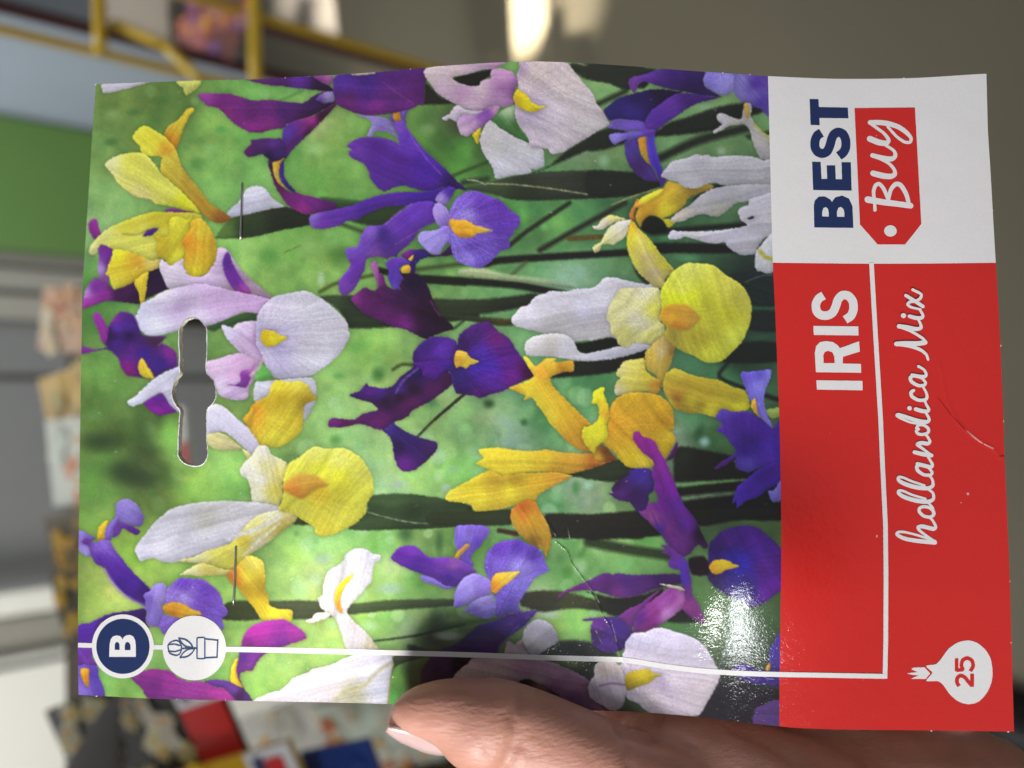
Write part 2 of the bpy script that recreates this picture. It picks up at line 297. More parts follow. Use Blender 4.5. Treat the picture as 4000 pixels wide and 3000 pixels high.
    petal('R', '-40,1190 330,1090 500,1200 430,1260 250,1320 -40,1290', '200,1230,2a3220', s=7)
    petal('R', '940,970 1300,1000 1580,1070 1600,1200 1850,1200 1700,1400 1690,1690 1080,1690 940,1400', '1200,1150,1a1812 1500,1600,161410 1000,1030,22241c', s=8)
    stroke('R', '940,1370 1300,1340 1700,1310', 52, '78a868', 6, 0.95, 16); stroke('R', '1010,1515 1300,1480 1580,1455', 46, '7c9c78', 8, 0.9, 30)
    petal('R', '1690,1350 2100,1330 2100,1700 1600,1700', '1900,1620,16130f', s=8)
    petal('T', '-20,50 560,0 700,150 780,260 300,270 -20,300', '300,150,1c1a14', s=7)
    petal('T', '1100,-20 2090,-20 2090,90 1600,90 1200,150', '1600,40,1a1814', s=7)
    petal('T', '-20,860 250,920 500,920 800,830 700,1000 320,1130 160,1060 60,900', '300,1000,1c1a12', s=7)
    petal('T', '1050,1000 850,1180 1250,1180', '1050,1120,1a1816', s=8)
    petal('S', '950,870 1350,850 1800,950 2260,900 2260,1090 1900,1080 1500,1040 1200,1080 1080,1060 920,1000', '1100,950,2a2a1c 1500,950,3c4024 2000,950,181610', s=7)
    petal('S', '1130,1520 1350,1390 1700,1410 1960,1560 1200,1580', '1500,1480,2c2e2a', s=8)
    petal('H', '130,960 700,960 1050,990 1450,950 2150,940 2260,1000 1500,1060 1000,1110 380,1160 150,1020', '400,1050,38402a 1300,1000,3a4a28 1900,1000,34402a', s=6)
    petal('J', '1650,320 1900,380 2260,330 2260,430 1700,420', '1950,390,2c3020', s=8)
    petal('G', '1600,990 1850,960 2000,1150 1570,1160', '1750,1080,343c22', s=6)
    petal('H', '370,20 600,130 400,130', '450,80,34401f', s=6)
    petal('A', '1600,1800 1680,1680 1740,1640 1800,1540 1860,1470 1960,1455 2040,1490 2120,1590 2240,1680 2100,1700 1800,1770', '1900,1560,cdcbe0 1700,1720,c8c6dc 2100,1650,c4c2d4', s=4)
    # ---- yellow iris by the corner
    petal('A', '285,352 540,340 800,325 620,385 320,455 280,425', 'd2cbda', s=2.5)
    petal('A', '1085,318 1340,315 1305,395 1190,475 1160,440 1150,400 1105,370', '1200,350,dcdf74 1190,440,d4d468', s=2.5)
    petal('A', '940,890 1010,790 1100,740 1180,630 1255,610 1265,650 1210,710 1130,900 1080,1050 1040,1020 960,920', '1200,680,e0c434 1120,820,d8c038 1000,970,dc9424')
    petal('A', '605,920 660,840 740,805 830,850 940,915 1050,1030 1100,1150 1140,1260 1330,1500 1440,1640 1560,1720 1660,1800 1600,1850 1500,1850 1400,1800 1240,1640 1150,1520 920,1330 910,1200 920,1150 870,1135 770,1130 690,1080 680,1030 620,970',
          '700,900,e8e244 780,1080,e8e444 850,960,dcd43c 960,1060,d49a2c 1000,1180,dccc48 1100,1330,d8c444 1250,1480,d0b038 1200,1340,c09830 1400,1650,cca030 1600,1800,a06428', rim=.06)
    petal('A', '305,1215 440,1125 660,1090 760,1130 850,1230 920,1330 1000,1400 1150,1530 1250,1640 1330,1750 1250,1760 1050,1680 860,1650 780,1600 640,1575 560,1520 440,1420 380,1320',
          '350,1220,e8e4a0 600,1200,d8d654 800,1400,d8d858 1000,1500,dcdc60 1150,1620,e4e430 700,1540,d8d080', v=(1300, 1720, 2.0, .06), rim=.08)
    petal('B', '125,210 160,160 215,160 240,260 265,330 190,375 140,290', '8c2a8c', s=5)
    petal('B', '960,75 1010,40 1250,75 1200,90', '7a2a86', s=4)
    petal('B', '245,430 420,430 420,560 380,700 330,860 260,800 225,700 240,560', '330,500,6c2488 250,700,b496d4 300,800,8c4ca4 350,620,5c2080', s=5)
    petal('B', '65,1060 100,900 200,790 330,850 420,910 620,830 760,720 890,690 930,800 990,900 760,1010 690,1070 350,1035 250,1060 80,1115', '90,950,b894d0 120,1060,a028a0 200,900,6c2888 450,960,3a1440 800,800,241030 650,1000,34123c 300,1000,8a2a90', s=4)
    petal('B', '125,500 180,400 300,280 480,190 760,90 900,80 1250,85 1350,130 1330,300 1200,420 900,570 800,600 560,520 420,490 260,430 210,520 160,540', '150,510,dcdc90 300,330,dcdc80 560,220,d4cc40 900,130,ccc030 700,400,dcdc60 400,420,dada60', rim=.06)
    stroke('B', '500,315 640,322 760,280 880,250', 20, 'a09c44', 4, .9)
    petal('B', '715,335 760,275 830,255 880,262 820,320 740,345', '4a2478', s=3)
    petal('B', '340,650 380,560 410,480 620,520 800,600 900,580 910,620 880,680 770,730 610,835 430,910 385,890 350,790 340,770 310,750 330,700', '450,560,dcd830 640,630,d0982c 500,750,d8c434 560,650,d4b42c 800,620,d8c868 400,850,dcd444 620,780,d4b830')
    petal('B', '620,830 770,720 760,850 735,1030 690,1075 670,950', 'dcc434')
    petal('B', '830,320 870,330 990,345 1000,240 1000,160 1060,125 1130,135 1200,160 1250,100 1250,150 1220,250 1230,330 1180,400 1180,520 1130,600 1020,655 960,650 970,610 900,570 850,480 870,400', '1080,200,e0dc3c 1100,350,dcd838 950,470,d0b82c 1080,560,e4e43c 900,330,bca428 1160,420,c8a428')
    petal('B', '1150,370 1220,280 1240,180 1330,140 1400,200 1470,300 1500,400 1520,520 1490,640 1400,750 1280,780 1200,750 1150,650 1160,560 1180,500 1160,430', '1170,400,e08c20 1250,480,d89c28 1300,580,ccac30 1350,300,d0b834 1420,600,ccac28 1280,720,e0d030', v=(1150, 400, 1.6, .07), rim=.05)
    # ---- lilac and white iris beside the hanging slot
    petal('B', '1400,1320 1600,1240 1850,1155 1960,1175 1950,1250 1700,1300 1690,1330 1560,1330 1480,1370', '34502c', s=6)
    petal('B', '910,590 960,620 1020,655 1150,580 1150,650 1200,750 1280,780 1400,750 1500,600 1520,480 1560,460 1640,500 1680,560 1750,670 1900,820 2120,1000 2200,1100 2000,1100 1680,950 1300,900 1000,905 940,800 890,680', '1000,750,d0c4d8 1100,850,c8bcd0 1300,820,d0b8dc 1600,620,cbb4dc 1800,850,a88aa8 2080,990,9c8498', rim=.05)
    petal('B', '1575,620 1600,540 1640,510 1690,650 1780,800 1880,950 1760,950 1680,900 1600,750', '1640,600,542482 1700,800,682a98 1830,930,a848ac', s=4)
    petal('B', '585,1250 650,1180 700,1070 830,1000 950,930 1300,850 1500,880 1700,930 1900,970 2080,1020 2040,1090 1960,1170 1800,1160 1600,1240 1400,1310 1100,1360 900,1415 780,1415 700,1370 640,1320', '700,1250,c8c8e0 1000,1000,cfc6dc 1100,1100,b49cc4 1500,1050,c8a8d4 1900,1050,c4a0d0 1300,1250,d0c4dc 850,1380,d2d4e8', v=(2080, 1060, 2.5, .05), rim=.06)
    petal('B', '300,1500 320,1350 460,1160 620,1200 700,1390 800,1420 960,1420 880,1520 930,1500 1070,1590 1080,1760 960,1800 830,1870 660,1860 540,1840 470,1740 440,1650 320,1560 60,1610 60,1530 200,1560 320,1540',
          '400,1440,1c1030 560,1400,180c2c 430,1330,5028a0 560,1330,4c2490 420,1480,5428a0 400,1230,7a2c8c 600,1560,5a2484 550,1780,8a1c80 720,1600,3a2090 900,1700,34207c 1000,1600,8c2c9c 820,1460,40203c 150,1570,7c2c8c 340,1390,1c1030', s=6)
    petal('B', '170,1210 230,1160 300,1260 340,1350 320,1480 280,1500 230,1350', '8c2c94', s=5)
    petal('C', '660,80 690,10 720,10 770,90 840,215 760,210 690,180', '690,60,d8b838 770,160,e4d034', s=4)
    petal('C', '545,470 640,400 800,250 960,145 1110,90 1140,140 1060,230 1040,330 1040,430 1120,580 1060,560 1000,500 930,390 880,380 740,470 600,520', '600,480,d6d8ec 900,270,cfcce0 1000,430,ccc8e0', rim=.05)
    petal('C', '730,475 900,380 940,400 1010,510 1070,570 900,615 800,570', '880,440,54207c 850,580,9020a0', s=4)
    petal('C', '1400,40 1500,10 1760,-60 1950,-20 2010,10 1960,90 1930,200 1870,300 1840,430 1720,450 1600,430 1520,370 1480,240 1410,180', '1500,100,d4b8d8 1700,180,d0a8d4 1700,350,d0b4e0 1850,130,c8a0c8 1560,300,d4c4e0')
    petal('C', '1760,170 1800,130 1870,110 1930,60 1880,200 1830,310 1740,300 1620,280 1700,285 1770,250', '1820,190,84349a 1700,292,70308c 1890,110,b070b4')
    petal('B', '1560,1310 1590,1300 1690,1330 1720,1290 1800,1260 1900,1255 1980,1260 2010,1350 2000,1440 2040,1520 2010,1620 1990,1690 1800,1600 1750,1580 1620,1440', '1620,1340,d4ccec 1850,1330,d4c0e0 1980,1450,b080c0 1850,1550,d0b4d8', rim=.06)
    petal('D', '20,1190 80,1090 200,990 440,940 520,930 620,960 760,1050 900,1170 970,1250 1000,1330 990,1360 1020,1395 980,1490 930,1580 850,1659 760,1740 600,1840 430,1880 200,1870 80,1700 70,1640 0,1500 0,1300',
          '500,1100,cbc8d6 200,1250,cdc6d8 800,1350,c4c0cc 600,1550,c0bcc8 150,1600,c4bcd8 700,1750,d2d2e2 180,1380,a89cc4 200,1540,a89cc8', v=(40, 1430, 3.2, .09), rim=.05)
    petal('D', '50,1460 70,1360 100,1350 200,1370 260,1410 340,1430 230,1510 170,1530 100,1525', '80,1440,c4a81c 200,1450,dccc28')
    petal('E', '0,250 100,240 230,235 600,210 650,330 640,480 560,620 500,660 430,300 0,470', '300,250,c8c8d8 600,300,c4c4d4')
    petal('E', '-10,190 60,60 180,190 90,245 -10,235', '60,170,64ac50', s=3)
    stroke('E', '80,0 20,110 -60,180', 30, 'c8b0c0', 4)
    # ---- white and yellow iris
    petal('E', '-70,560 0,470 130,400 170,280 230,235 330,255 470,245 560,290 600,360 650,410 640,450 530,500 510,620 500,760 450,830 300,940 190,965 130,950 60,950 0,900 -100,800',
          '200,300,d8cc38 450,280,d0c448 250,430,a8901f 500,440,a48a24 120,500,b89c28 0,560,d89428 200,650,ccbc38 200,850,d8d040 -60,650,d0a030 350,560,c4b030', v=(0, 620, 1.2, .06))
    petal('C', '1790,660 1850,590 1910,540 1885,680 1870,740', 'd8a830')
    petal('C', '1395,580 1450,500 1560,505 1660,580 1790,700 1860,760 1990,960 1960,1010 1890,1040 1800,960 1700,870 1600,800 1500,800 1395,830', '1500,600,cdc8de 1850,900,cac4da', rim=.05)
    petal('C', '1395,830 1500,800 1600,820 1700,900 1780,980 1600,990 1480,970 1410,920', '1500,880,d4cc90 1700,960,cac08c')
    petal('C', '1790,980 1890,1040 1860,1110', 'd8d08c')
    petal('E', '-170,1200 -120,1120 -50,1050 20,950 120,945 170,1040 260,1080 330,1130 345,1240 290,1340 290,1460 300,1500 260,1560 240,1620 100,1560 -30,1590 -50,1500 -60,1400 -100,1300 -160,1260',
          '100,1000,dedcd0 200,1100,dcd8a8 -100,1220,dcdad0 50,1300,dad8d4 250,1250,dcd070 200,1430,dcd058 0,1520,d8d8c0 120,1200,d4cc90', v=(290, 1370, 1.3, .06))
    petal('G', '630,390 690,300 740,240 830,120 960,10 1000,-20 1100,-60 1300,-100 1600,-120 2000,-100 2130,-70 2210,-60 2300,-20 2200,60 1950,180 1830,240 1500,420 1300,470 1100,540 950,545 820,500 690,530 640,450',
          '720,450,d0ccdf 900,300,d6d2e2 1000,80,bcbac6 1400,100,b2b0aa 1500,300,cac8d6 1900,0,c0bcc4 1200,450,d4d0e4 800,200,b8b6c2 1150,280,b0aeb8 1050,230,d4d2e0', v=(2250, 0, 3.0, .05), rim=.05)
    petal('G', '1780,200 1900,80 2000,20 2150,-20 2250,-40 2400,-40 2360,100 2230,200 2060,340 1900,440 1820,530 1740,570 1690,620 1550,610 1400,560 1100,530 1300,470 1400,420 1650,340',
          '1900,130,d8d488 2100,0,dcdcc0 1800,320,c4b034 1950,350,cfc8b0 1600,520,dcd860 1300,500,d8d498 1700,560,ccc040 2200,150,c0b058 1750,400,dcd868', v=(2360, 0, 3.0, .06))
    stroke('G', '1640,290 1760,245 1950,180 2200,50', 52, 'cfccd8', 6, .9, 30); stroke('G', '1800,470 1980,300 2200,110', 26, 'd4d0b8', 4, .8)
    petal('G', '1115,680 1180,630 1290,570 1400,555 1560,610 1690,630 1640,670 1480,690 1340,695 1220,680', '1200,660,dcd8a0 1450,630,c4b860 1600,650,d8d080')
    petal('G', '1630,650 1690,620 1740,570 1830,480 1900,475 1980,510 2025,580 2035,700 2035,840 2070,910 2080,1000 2150,1040 2210,1050 2330,1060 2310,1190 2200,1180 2000,1160 1930,1060 1800,900 1730,800 1680,780 1640,720',
          '1900,560,e0d460 1850,680,dcd040 1660,700,b86424 1700,760,c07828 1850,830,a88c24 1980,870,a08424 1950,980,ccb428 2150,1120,e4d838', rim=.05)
    petal('E', '345,1150 480,1060 560,990 650,950 720,965 800,975 880,965 960,970 1040,1010 1130,1070 1200,1170 1250,1250 1270,1360 1260,1470 1200,1560 1190,1640 1180,1680 1080,1780 970,1840 850,1900 740,1925 680,1915 640,1890 630,1830 520,1760 420,1690 380,1670 250,1640 280,1540 300,1440 290,1370',
          '650,1010,dada6c 900,1100,dcdc70 700,1200,e0e040 900,1280,dcdc38 1150,1250,d0d058 700,1450,c0a42c 1100,1450,c8c848 500,1650,bcb844 900,1700,ccc848 700,1850,d4c840 900,1420,b8b034', v=(300, 1390, 2.6, .07), rim=.05)
    petal('E', '285,1380 380,1290 500,1245 640,1265 740,1330 780,1370 640,1420 500,1520 400,1480 310,1430', '400,1410,c87c30 550,1300,d4a844 600,1400,cc9838 380,1330,d8a440', s=9)
    # ---- violet iris near the round badges
    petal('G', '420,-20 430,-90 500,-140 560,-140 650,-80 700,0 725,60 700,140 640,160 500,130 420,100', '550,-60,9a8ad8 600,60,8a78cc 450,30,8874c8 680,100,7c60bc', v=(420, 100, 2, .05))
    petal('G', '405,110 500,125 610,160 680,200 660,245 600,230 500,180 450,250 390,275 380,200', '450,180,6c3ca0 600,200,542488')
    petal('G', '300,200 350,130 420,60 460,80 400,180 380,290 330,320 290,280', '360,200,7e62c4')
    petal('G', '220,250 240,160 300,105 340,100 310,200 295,295 230,295', '260,200,e8c634 240,280,dcac2c')
    petal('G', '0,210 70,205 150,250 200,280 150,330 200,420 140,480 80,470 20,420 0,330', '50,260,8a78cc 80,420,a498e0 120,300,6a48a8')
    petal('G', '65,310 110,285 180,330 300,300 360,320 400,390 470,480 560,600 700,740 790,830 830,860 760,920 740,1010 700,1000 600,950 520,890 430,800 350,700 300,610 200,550 150,460 130,370 70,340',
          '100,310,5c2c80 250,380,7a5cb8 250,500,54289a 400,620,56289a 600,780,4c249a 720,850,381a70 680,960,4a2480 330,340,7a58b8 500,760,44208c', v=(60, 250, 4, .08))
    stroke('G', '300,620 400,780 520,900 720,1010', 26, '9a80d0', 6, .75)
    petal('G', '715,900 790,850 830,790 880,770 940,770 970,830 980,900 960,970 920,1010 930,1050 935,1110 910,1190 880,1240 800,1235 740,1180 760,1100 730,1040 745,960', '870,860,9a88d8 900,960,a08cd4 850,1100,8a74cc 800,1190,8a70cc 780,960,6c54b0', rim=.08)
    petal('G', '975,840 1030,770 1080,730 1150,710 1250,720 1370,730 1450,790 1530,860 1570,940 1590,1010 1635,1070 1620,1110 1570,1150 1585,1250 1560,1270 1500,1200 1300,1120 1000,1100 950,1010 970,920',
          '1150,780,5c34a0 1400,850,643ca8 1150,930,a090d8 1350,1000,7048b4 1550,1080,7654bc 1500,1180,6a50b8 1080,900,8468bc', v=(930, 1030, 4.0, .22), rim=.08)
    petal('G', '940,1110 1000,1130 1130,1140 1050,1230 960,1330 900,1270 890,1220', '7c5cbc', v=(940, 1080, 3, .1))
    petal('G', '930,1020 990,985 1080,975 1170,1000 1240,1050 1340,1085 1340,1115 1240,1120 1120,1145 1020,1120 950,1080', '1000,1020,d89c28 1150,1060,e0a830 1030,1090,bc7424 1280,1100,e8bc38', s=4)
    petal('G', '0,1260 50,1210 150,1195 250,1140 400,1090 560,1070 720,1040 750,1100 740,1180 780,1250 650,1200 300,1180 230,1260 180,1500 0,1430', '100,1280,54289c 400,1110,3c1c70 700,1080,34185c 120,1400,5a2aa0')
    petal('I', '0,640 160,640 170,740 215,820 160,850 50,850 0,810', '100,720,6a349c 150,800,7a44a8', v=(0, 830, 4, .1))
    petal('I', '0,850 210,830 240,950 300,1165 0,1165', '60,1100,8a70cc 180,950,5a38b0 250,1100,6448b8 100,1000,7a60c4')
    petal('I', '35,870 70,855 135,870 130,960 125,1060 90,1040 50,960', '60,900,e0b030 100,950,d88c20', s=4)
    # ---- magenta iris at the lower edge
    petal('I', '580,960 640,945 720,890 820,865 1000,885 1080,950 1200,1000 1350,1000 1500,1060 1600,1080 1760,1210 1500,1205 1100,1195 790,1190 700,1080 640,1020', '700,960,742878 850,1050,642470 1000,1000,94308c 1200,1100,9c3c98 1600,1160,b83ca0 800,900,8a2c84 1050,1120,8c348c', v=(1760, 1250, 6, .10))
    petal('I', '1380,1000 1480,980 1600,990 1690,1020 1740,1050 1800,1070 1900,1220 1740,1220 1600,1080 1500,1060', '1500,1020,5c3088 1700,1080,6a3c9c 1760,1150,30123a 1850,1190,4c2470')
    petal('I', '1660,900 1690,800 1740,750 1730,860 1740,960 1790,1060 1720,1040 1665,1000', 'e4bc28')
    petal('I', '1785,600 1790,540 1860,430 1960,370 2100,340 2220,330 2300,360 2420,440 2475,500 2465,540 2300,600 2170,635 1785,660', '1900,480,ac2a9c 2050,440,a42c98 1850,580,6c2070 2150,520,84288c 2350,480,942c90 2200,600,642888', v=(2300, 800, 5, .09))
    petal('I', '1785,650 2070,650 1970,760 1900,880 1830,890 1770,910 1760,960 1790,1050 1740,960 1725,860 1750,760', '1800,750,4c2478 1900,780,6a2a80 1850,880,6a2a78')
    # ---- small white iris
    petal('H', '670,930 720,890 720,800 770,660 830,610 930,540 970,460 1050,400 1130,390 1200,405 1270,460 1320,450 1350,480 1340,520 1280,560 1260,650 1250,750 1180,830 1120,900 1050,970 990,1050 1000,1110 1060,1180 1200,1310 1330,1480 1340,1495 1000,1490 940,1380 900,1250 850,1150 780,1100 700,1030',
          '1100,450,bcbaca 1000,600,bab8be 850,660,bcb8c0 1150,700,c6c4ce 800,800,d4d0d0 1050,850,d8d8de 800,1000,d4d0d0 900,1150,d0c8ce 1100,1350,c8c4d0 1000,1200,c4b4b8 1250,1450,b8b098')
    petal('H', '535,1180 600,1150 640,1100 750,1080 800,1110 760,1150 600,1200', 'dcd0cc')
    petal('H', '845,920 870,830 940,740 1050,670 1030,720 970,790 920,900 910,1000 940,1090 900,1080 860,1000', '950,780,e0d828 880,900,e4b828 880,1000,e09820')
    petal('J', '-20,950 150,850 260,820 330,770 400,690 560,630 620,590 800,550 900,500 1060,440 1350,390 1440,440 1510,460 1500,530 1470,600 1450,985 1000,985 500,985', '300,850,cec6d2 600,700,d4ccd2 900,600,ccc8d8 1200,550,d0cce0 1300,800,d6d6e8 700,880,d4c8d4 1050,850,b4b090', v=(1500, 480, 2, .04))
    stroke('J', '1500,500 1350,590 1240,690 1180,760 1000,820 850,920', 38, 'aaa680', 6, .85); stroke('J', '1500,520 1460,700 1430,960', 24, '98924c', 4)
    petal('J', '1500,450 1900,460 1700,510 1560,540 1480,640 1490,540', '2c3420', s=4)
    petal('J', '1480,620 1560,540 1880,470 1780,760 1740,810 1600,900 1510,1020 1440,980', '1550,700,5a9438 1650,650,42562a 1480,930,58a848 1700,750,42562a', s=4)
    petal('J', '1790,600 1900,480 2260,430 2260,800 1900,860 1740,830 1780,740', '2000,600,2e1a3c', s=4)
    petal('K', '-40,450 150,460 400,470 340,540 220,640 210,760 -40,780', '100,580,4c3058 0,600,28183a 250,520,1c1526', s=4)
    # ---- dark purple iris at the top
    petal('L', '-120,305 0,300 310,280 620,260 700,330 790,370 830,430 700,425 500,405 300,380 100,360', '0,320,5a2464 450,340,5a2a90 700,400,2c1238 300,330,4a1c60')
    petal('L', '620,265 800,250 830,300 800,370 740,350 680,320', '700,300,7a3c7c 790,300,a05c94')
    petal('L', '-625,465 -480,455 -290,460 -170,490 -40,530 180,525 300,545 470,560 530,550 600,500 720,440 830,430 860,540 780,600 600,700 430,750 330,790 300,830 150,850 70,880 0,880 -100,860 -250,770 -400,620 -520,590 -590,530',
          '-560,500,8a3a8c -350,550,68206c -200,650,742478 -50,820,94288c 100,620,6a2478 300,640,4a2068 100,800,84287c 600,620,381a4c -50,560,5a2468 780,570,2c1438 -300,690,882c80 -60,690,5a2068', v=(900, 540, 7, .16))
    petal('L', '640,520 720,450 830,440 850,540 760,560 690,550', '780,500,9484b8 680,520,5a3c8c', s=4)
    petal('L', '300,830 430,750 620,700 780,600 860,560 870,580 640,830 480,980 380,1080 330,1150 290,1000', '400,850,54288c 350,900,5038a0 520,850,8a2c8c 600,740,a8308c 700,700,2c1024 430,1000,5a2070 560,880,240c20')
    petal('L', '-130,1080 -60,1010 -50,960 30,950 100,940 200,945 270,940 310,1000 330,1150 300,1160 180,1200 130,1160 60,1110 -40,1140 -100,1130', '-80,1080,5a1c60 60,1000,4c2468 180,1000,5a2c84 150,1120,24103a 250,1100,3c2068 0,1080,442058')
    petal('L', '130,1190 180,1210 190,1330 250,1430 350,1510 440,1530 640,1580 850,1640 860,1710 720,1735 570,1765 480,1745 340,1659 230,1500 170,1350', '150,1250,3a1440 230,1450,54184c 400,1580,6a2070 600,1640,6a2478 500,1720,a02c8c 780,1680,541c64')
    petal('L', '250,1230 300,1160 300,1320 340,1420 430,1520 370,1510 290,1430 250,1330', '3c2480')
    petal('L', '180,1205 240,1190 300,1158 260,1230 245,1320 260,1400 340,1495 250,1430 200,1340', '200,1250,dcb43c 270,1430,d8b444 280,1180,b07c28')
    # ---- purple and mauve flowers under the top edge
    petal('L', '1100,690 1190,695 1350,710 1480,760 1510,800 1470,800 1520,900 1540,1000 1500,930 1440,880 1380,870 1290,870 1250,930 1200,925 1220,860 1250,800 1230,750 1170,720', '1250,740,8478b4 1350,800,7a68b0 1250,900,9484c0 1500,900,8878b4', rim=.1)
    petal('L', '1440,700 1480,680 1500,750 1460,760', '6a50a8'); petal('L', '1550,660 1640,630 1620,710 1610,790 1565,745', '6a50a8')
    petal('L', '1480,670 1550,650 1565,745 1500,750', 'c88820')
    petal('L', '1480,790 1520,760 1600,750 1620,800 1700,920 1830,1080 2000,1230 2150,1380 2212,1440 2280,1500 2100,1480 2000,1470 1930,1500 1830,1510 1740,1490 1600,1450 1500,1470 1420,1505 1370,1510 1310,1470 1240,1380 1210,1280 1140,1200 1060,1170 1010,1120 1000,1080 1040,1065 985,1020 1060,960 1140,930 1250,930 1370,935 1480,970 1550,1010 1530,900',
          '1050,1020,5c2c90 1100,1130,5a3090 1300,1050,4c2080 1550,1200,4a1e7e 1700,1050,5a30a0 1550,830,6a44a4 1850,1300,48209a 1450,1400,4a2484 2100,1420,2c1454 1900,1400,482090 1620,950,54309c 1750,1180,44208c', v=(2250, 1500, 5, .07), rim=.07)
    stroke('L', '1640,830 1700,960 1850,1170 2000,1330', 12, '7a54b4', 4, .7)
    petal('L', '830,310 890,250 1000,235 1260,225 1500,205 1830,180 1820,400 1815,560 1760,570 1680,620 1480,670 1280,690 1180,690 1080,670 960,620 880,580 850,500 835,400',
          '950,320,4c2a8c 1200,320,3c2074 1500,300,4a1c68 1750,400,4c1c60 1200,450,462078 1300,600,702478 1000,560,5a2060 1650,550,602070 1500,480,54246c', v=(900, -300, 7, .12))
    stroke('L', '1360,330 1500,430 1700,570', 12, '7a3c84', 4, .6)
    petal('L', '1040,240 1260,222 1275,246 1060,262', 'b0a090')
    # ---- blue violet iris, centre
    petal('D', '570,140 640,100 850,50 1060,0 1120,-30 1350,-110 1600,-140 1800,-140 2000,-180 2100,-200 2030,-60 1900,0 1600,10 1400,20 1200,100 1100,160 1000,165 940,200 850,240 720,260 620,250 580,200',
          '600,140,7c60b8 750,200,6a30a0 1000,80,582c98 1400,-50,4c248c 1800,-60,40208c 1150,60,442484 800,120,542c94', v=(2100, -180, 6, .07), rim=.08)
    petal('D', '1240,650 1300,610 1330,740 1340,890 1320,890 1290,800', 'a058a0'); petal('D', '1330,740 1370,760 1410,880 1340,890', '6c2870')
    petal('D', '1150,300 1200,240 1250,225 1370,215 1480,130 1640,20 1700,-20 1900,-40 1950,50 1980,150 1930,190 1820,240 1750,290 1700,380 1600,470 1540,520 1520,560 1450,560 1420,580 1320,560 1210,580 1190,600 1170,700 1120,800 1070,900 1000,960 950,980 910,950 890,880 900,820 960,740 1000,700 1020,640 990,580 960,500 1000,460 1080,460 1120,400 1130,340',
          '1250,300,7c58b6 1000,500,6848a8 1150,450,6640a8 1380,300,34206c 1390,380,34206c 1600,200,582c9c 1700,100,5c34a4 1100,650,5c2c98 980,880,7642ac 1400,450,542c90 1650,330,5c3098 1300,540,7a4898 1850,60,5c30a0 1480,240,6438a0 1040,780,642ea0', v=(2050, 0, 6, .07), rim=.10)
    stroke('D', '1400,210 1480,130 1600,40 1680,-10', 16, '8a70b8', 5, .7); stroke('D', '1500,430 1650,340 1800,250', 8, '8a60b4', 3, .6)
    petal('D', '1935,-60 1990,-140 2080,-190 2150,-180 2100,-60 2060,0 1990,10', '2000,-60,a088d0 2080,-150,40208c')
    petal('D', '1570,540 1640,490 1760,480 1820,480 1900,540 2000,530 2110,430 2130,540 1900,560 1780,590 1730,650 1710,740 1670,740 1650,650 1620,590', '1620,530,7a2484 1750,560,2c1c6c 2000,500,34143c 1700,650,2a1a6a')
    petal('N', '160,60 190,0 220,-60 300,-120 370,-150 480,-140 570,-100 680,-60 760,0 800,50 860,90 905,130 915,200 890,250 850,270 850,310 800,370 805,440 790,480 720,490 650,560 570,640 500,680 430,680 300,640 210,580 170,480 170,430 130,400 150,290 130,200',
          '300,-60,7454b8 500,0,5c34a0 700,0,5a2c9c 850,180,6238a8 350,120,9080d0 700,250,5830a0 760,400,5c3c9c 400,450,6444b0 350,580,8a78d0 500,640,6a50b8 250,330,7c6aca 550,350,6c50b4 600,120,6038a4', v=(130, 210, 4.2, .26), rim=.12)
    petal('N', '145,200 165,150 230,160 340,170 400,200 450,230 540,250 600,270 570,295 450,310 400,350 330,355 260,350 200,300', '200,230,d49c28 300,330,c48424 400,260,e0ac28 550,280,dcb848', s=5)
    petal('D', '1910,40 1950,-20 2020,0 2070,60 2090,130 2080,190 2020,250 1960,220 1920,130', '1980,60,a28ad2 2060,180,8468bc', v=(2040, 240, 3, .07), rim=.08)
    petal('D', '1750,330 1800,290 1900,280 1980,260 2020,230 2080,240 2085,330 2050,420 2010,480 1980,535 1900,530 1830,480 1760,400', '1850,340,9a8cd4 2000,380,9484d0 2060,270,8068c0', v=(2060, 230, 3, .10), rim=.10)
    petal('D', '1400,640 1460,580 1560,570 1640,600 1670,640 1600,650 1560,680 1560,730 1590,800 1580,830 1550,850 1560,915 1500,915 1460,870 1430,800 1430,700', '1500,620,5c34a0 1500,760,5430a0 1520,890,5a44b0', rim=.1)
    petal('D', '1640,590 1700,545 1680,610', 'd8b838'); petal('D', '1580,670 1660,655 1660,735 1575,740', 'd8a830', s=2)
    # ---- dark purple iris, centre
    petal('D', '1025,1020 1080,960 1150,905 1200,900 1270,930 1340,890 1410,880 1470,910 1560,910 1550,860 1590,800 1650,740 1740,750 1830,830 1870,920 1920,1050 1960,1130 2000,1200 2070,1250 2140,1340 2070,1360 1900,1420 1860,1440 1830,1450 1700,1390 1600,1340 1460,1310 1300,1240 1150,1160 1070,1080',
          '1060,1010,7c2a7a 1200,1020,541c58 1350,1200,5a1c60 1600,1310,742480 1700,850,1a0e26 1800,1150,260e26 1600,1000,301438 1950,1200,1e0e1a 1850,1360,281030 1450,950,401848 1300,1080,48184e', v=(2140, 1400, 7, .16))
    stroke('D', '1890,1040 1930,1120 1990,1200', 14, '6c3074', 4, .8)
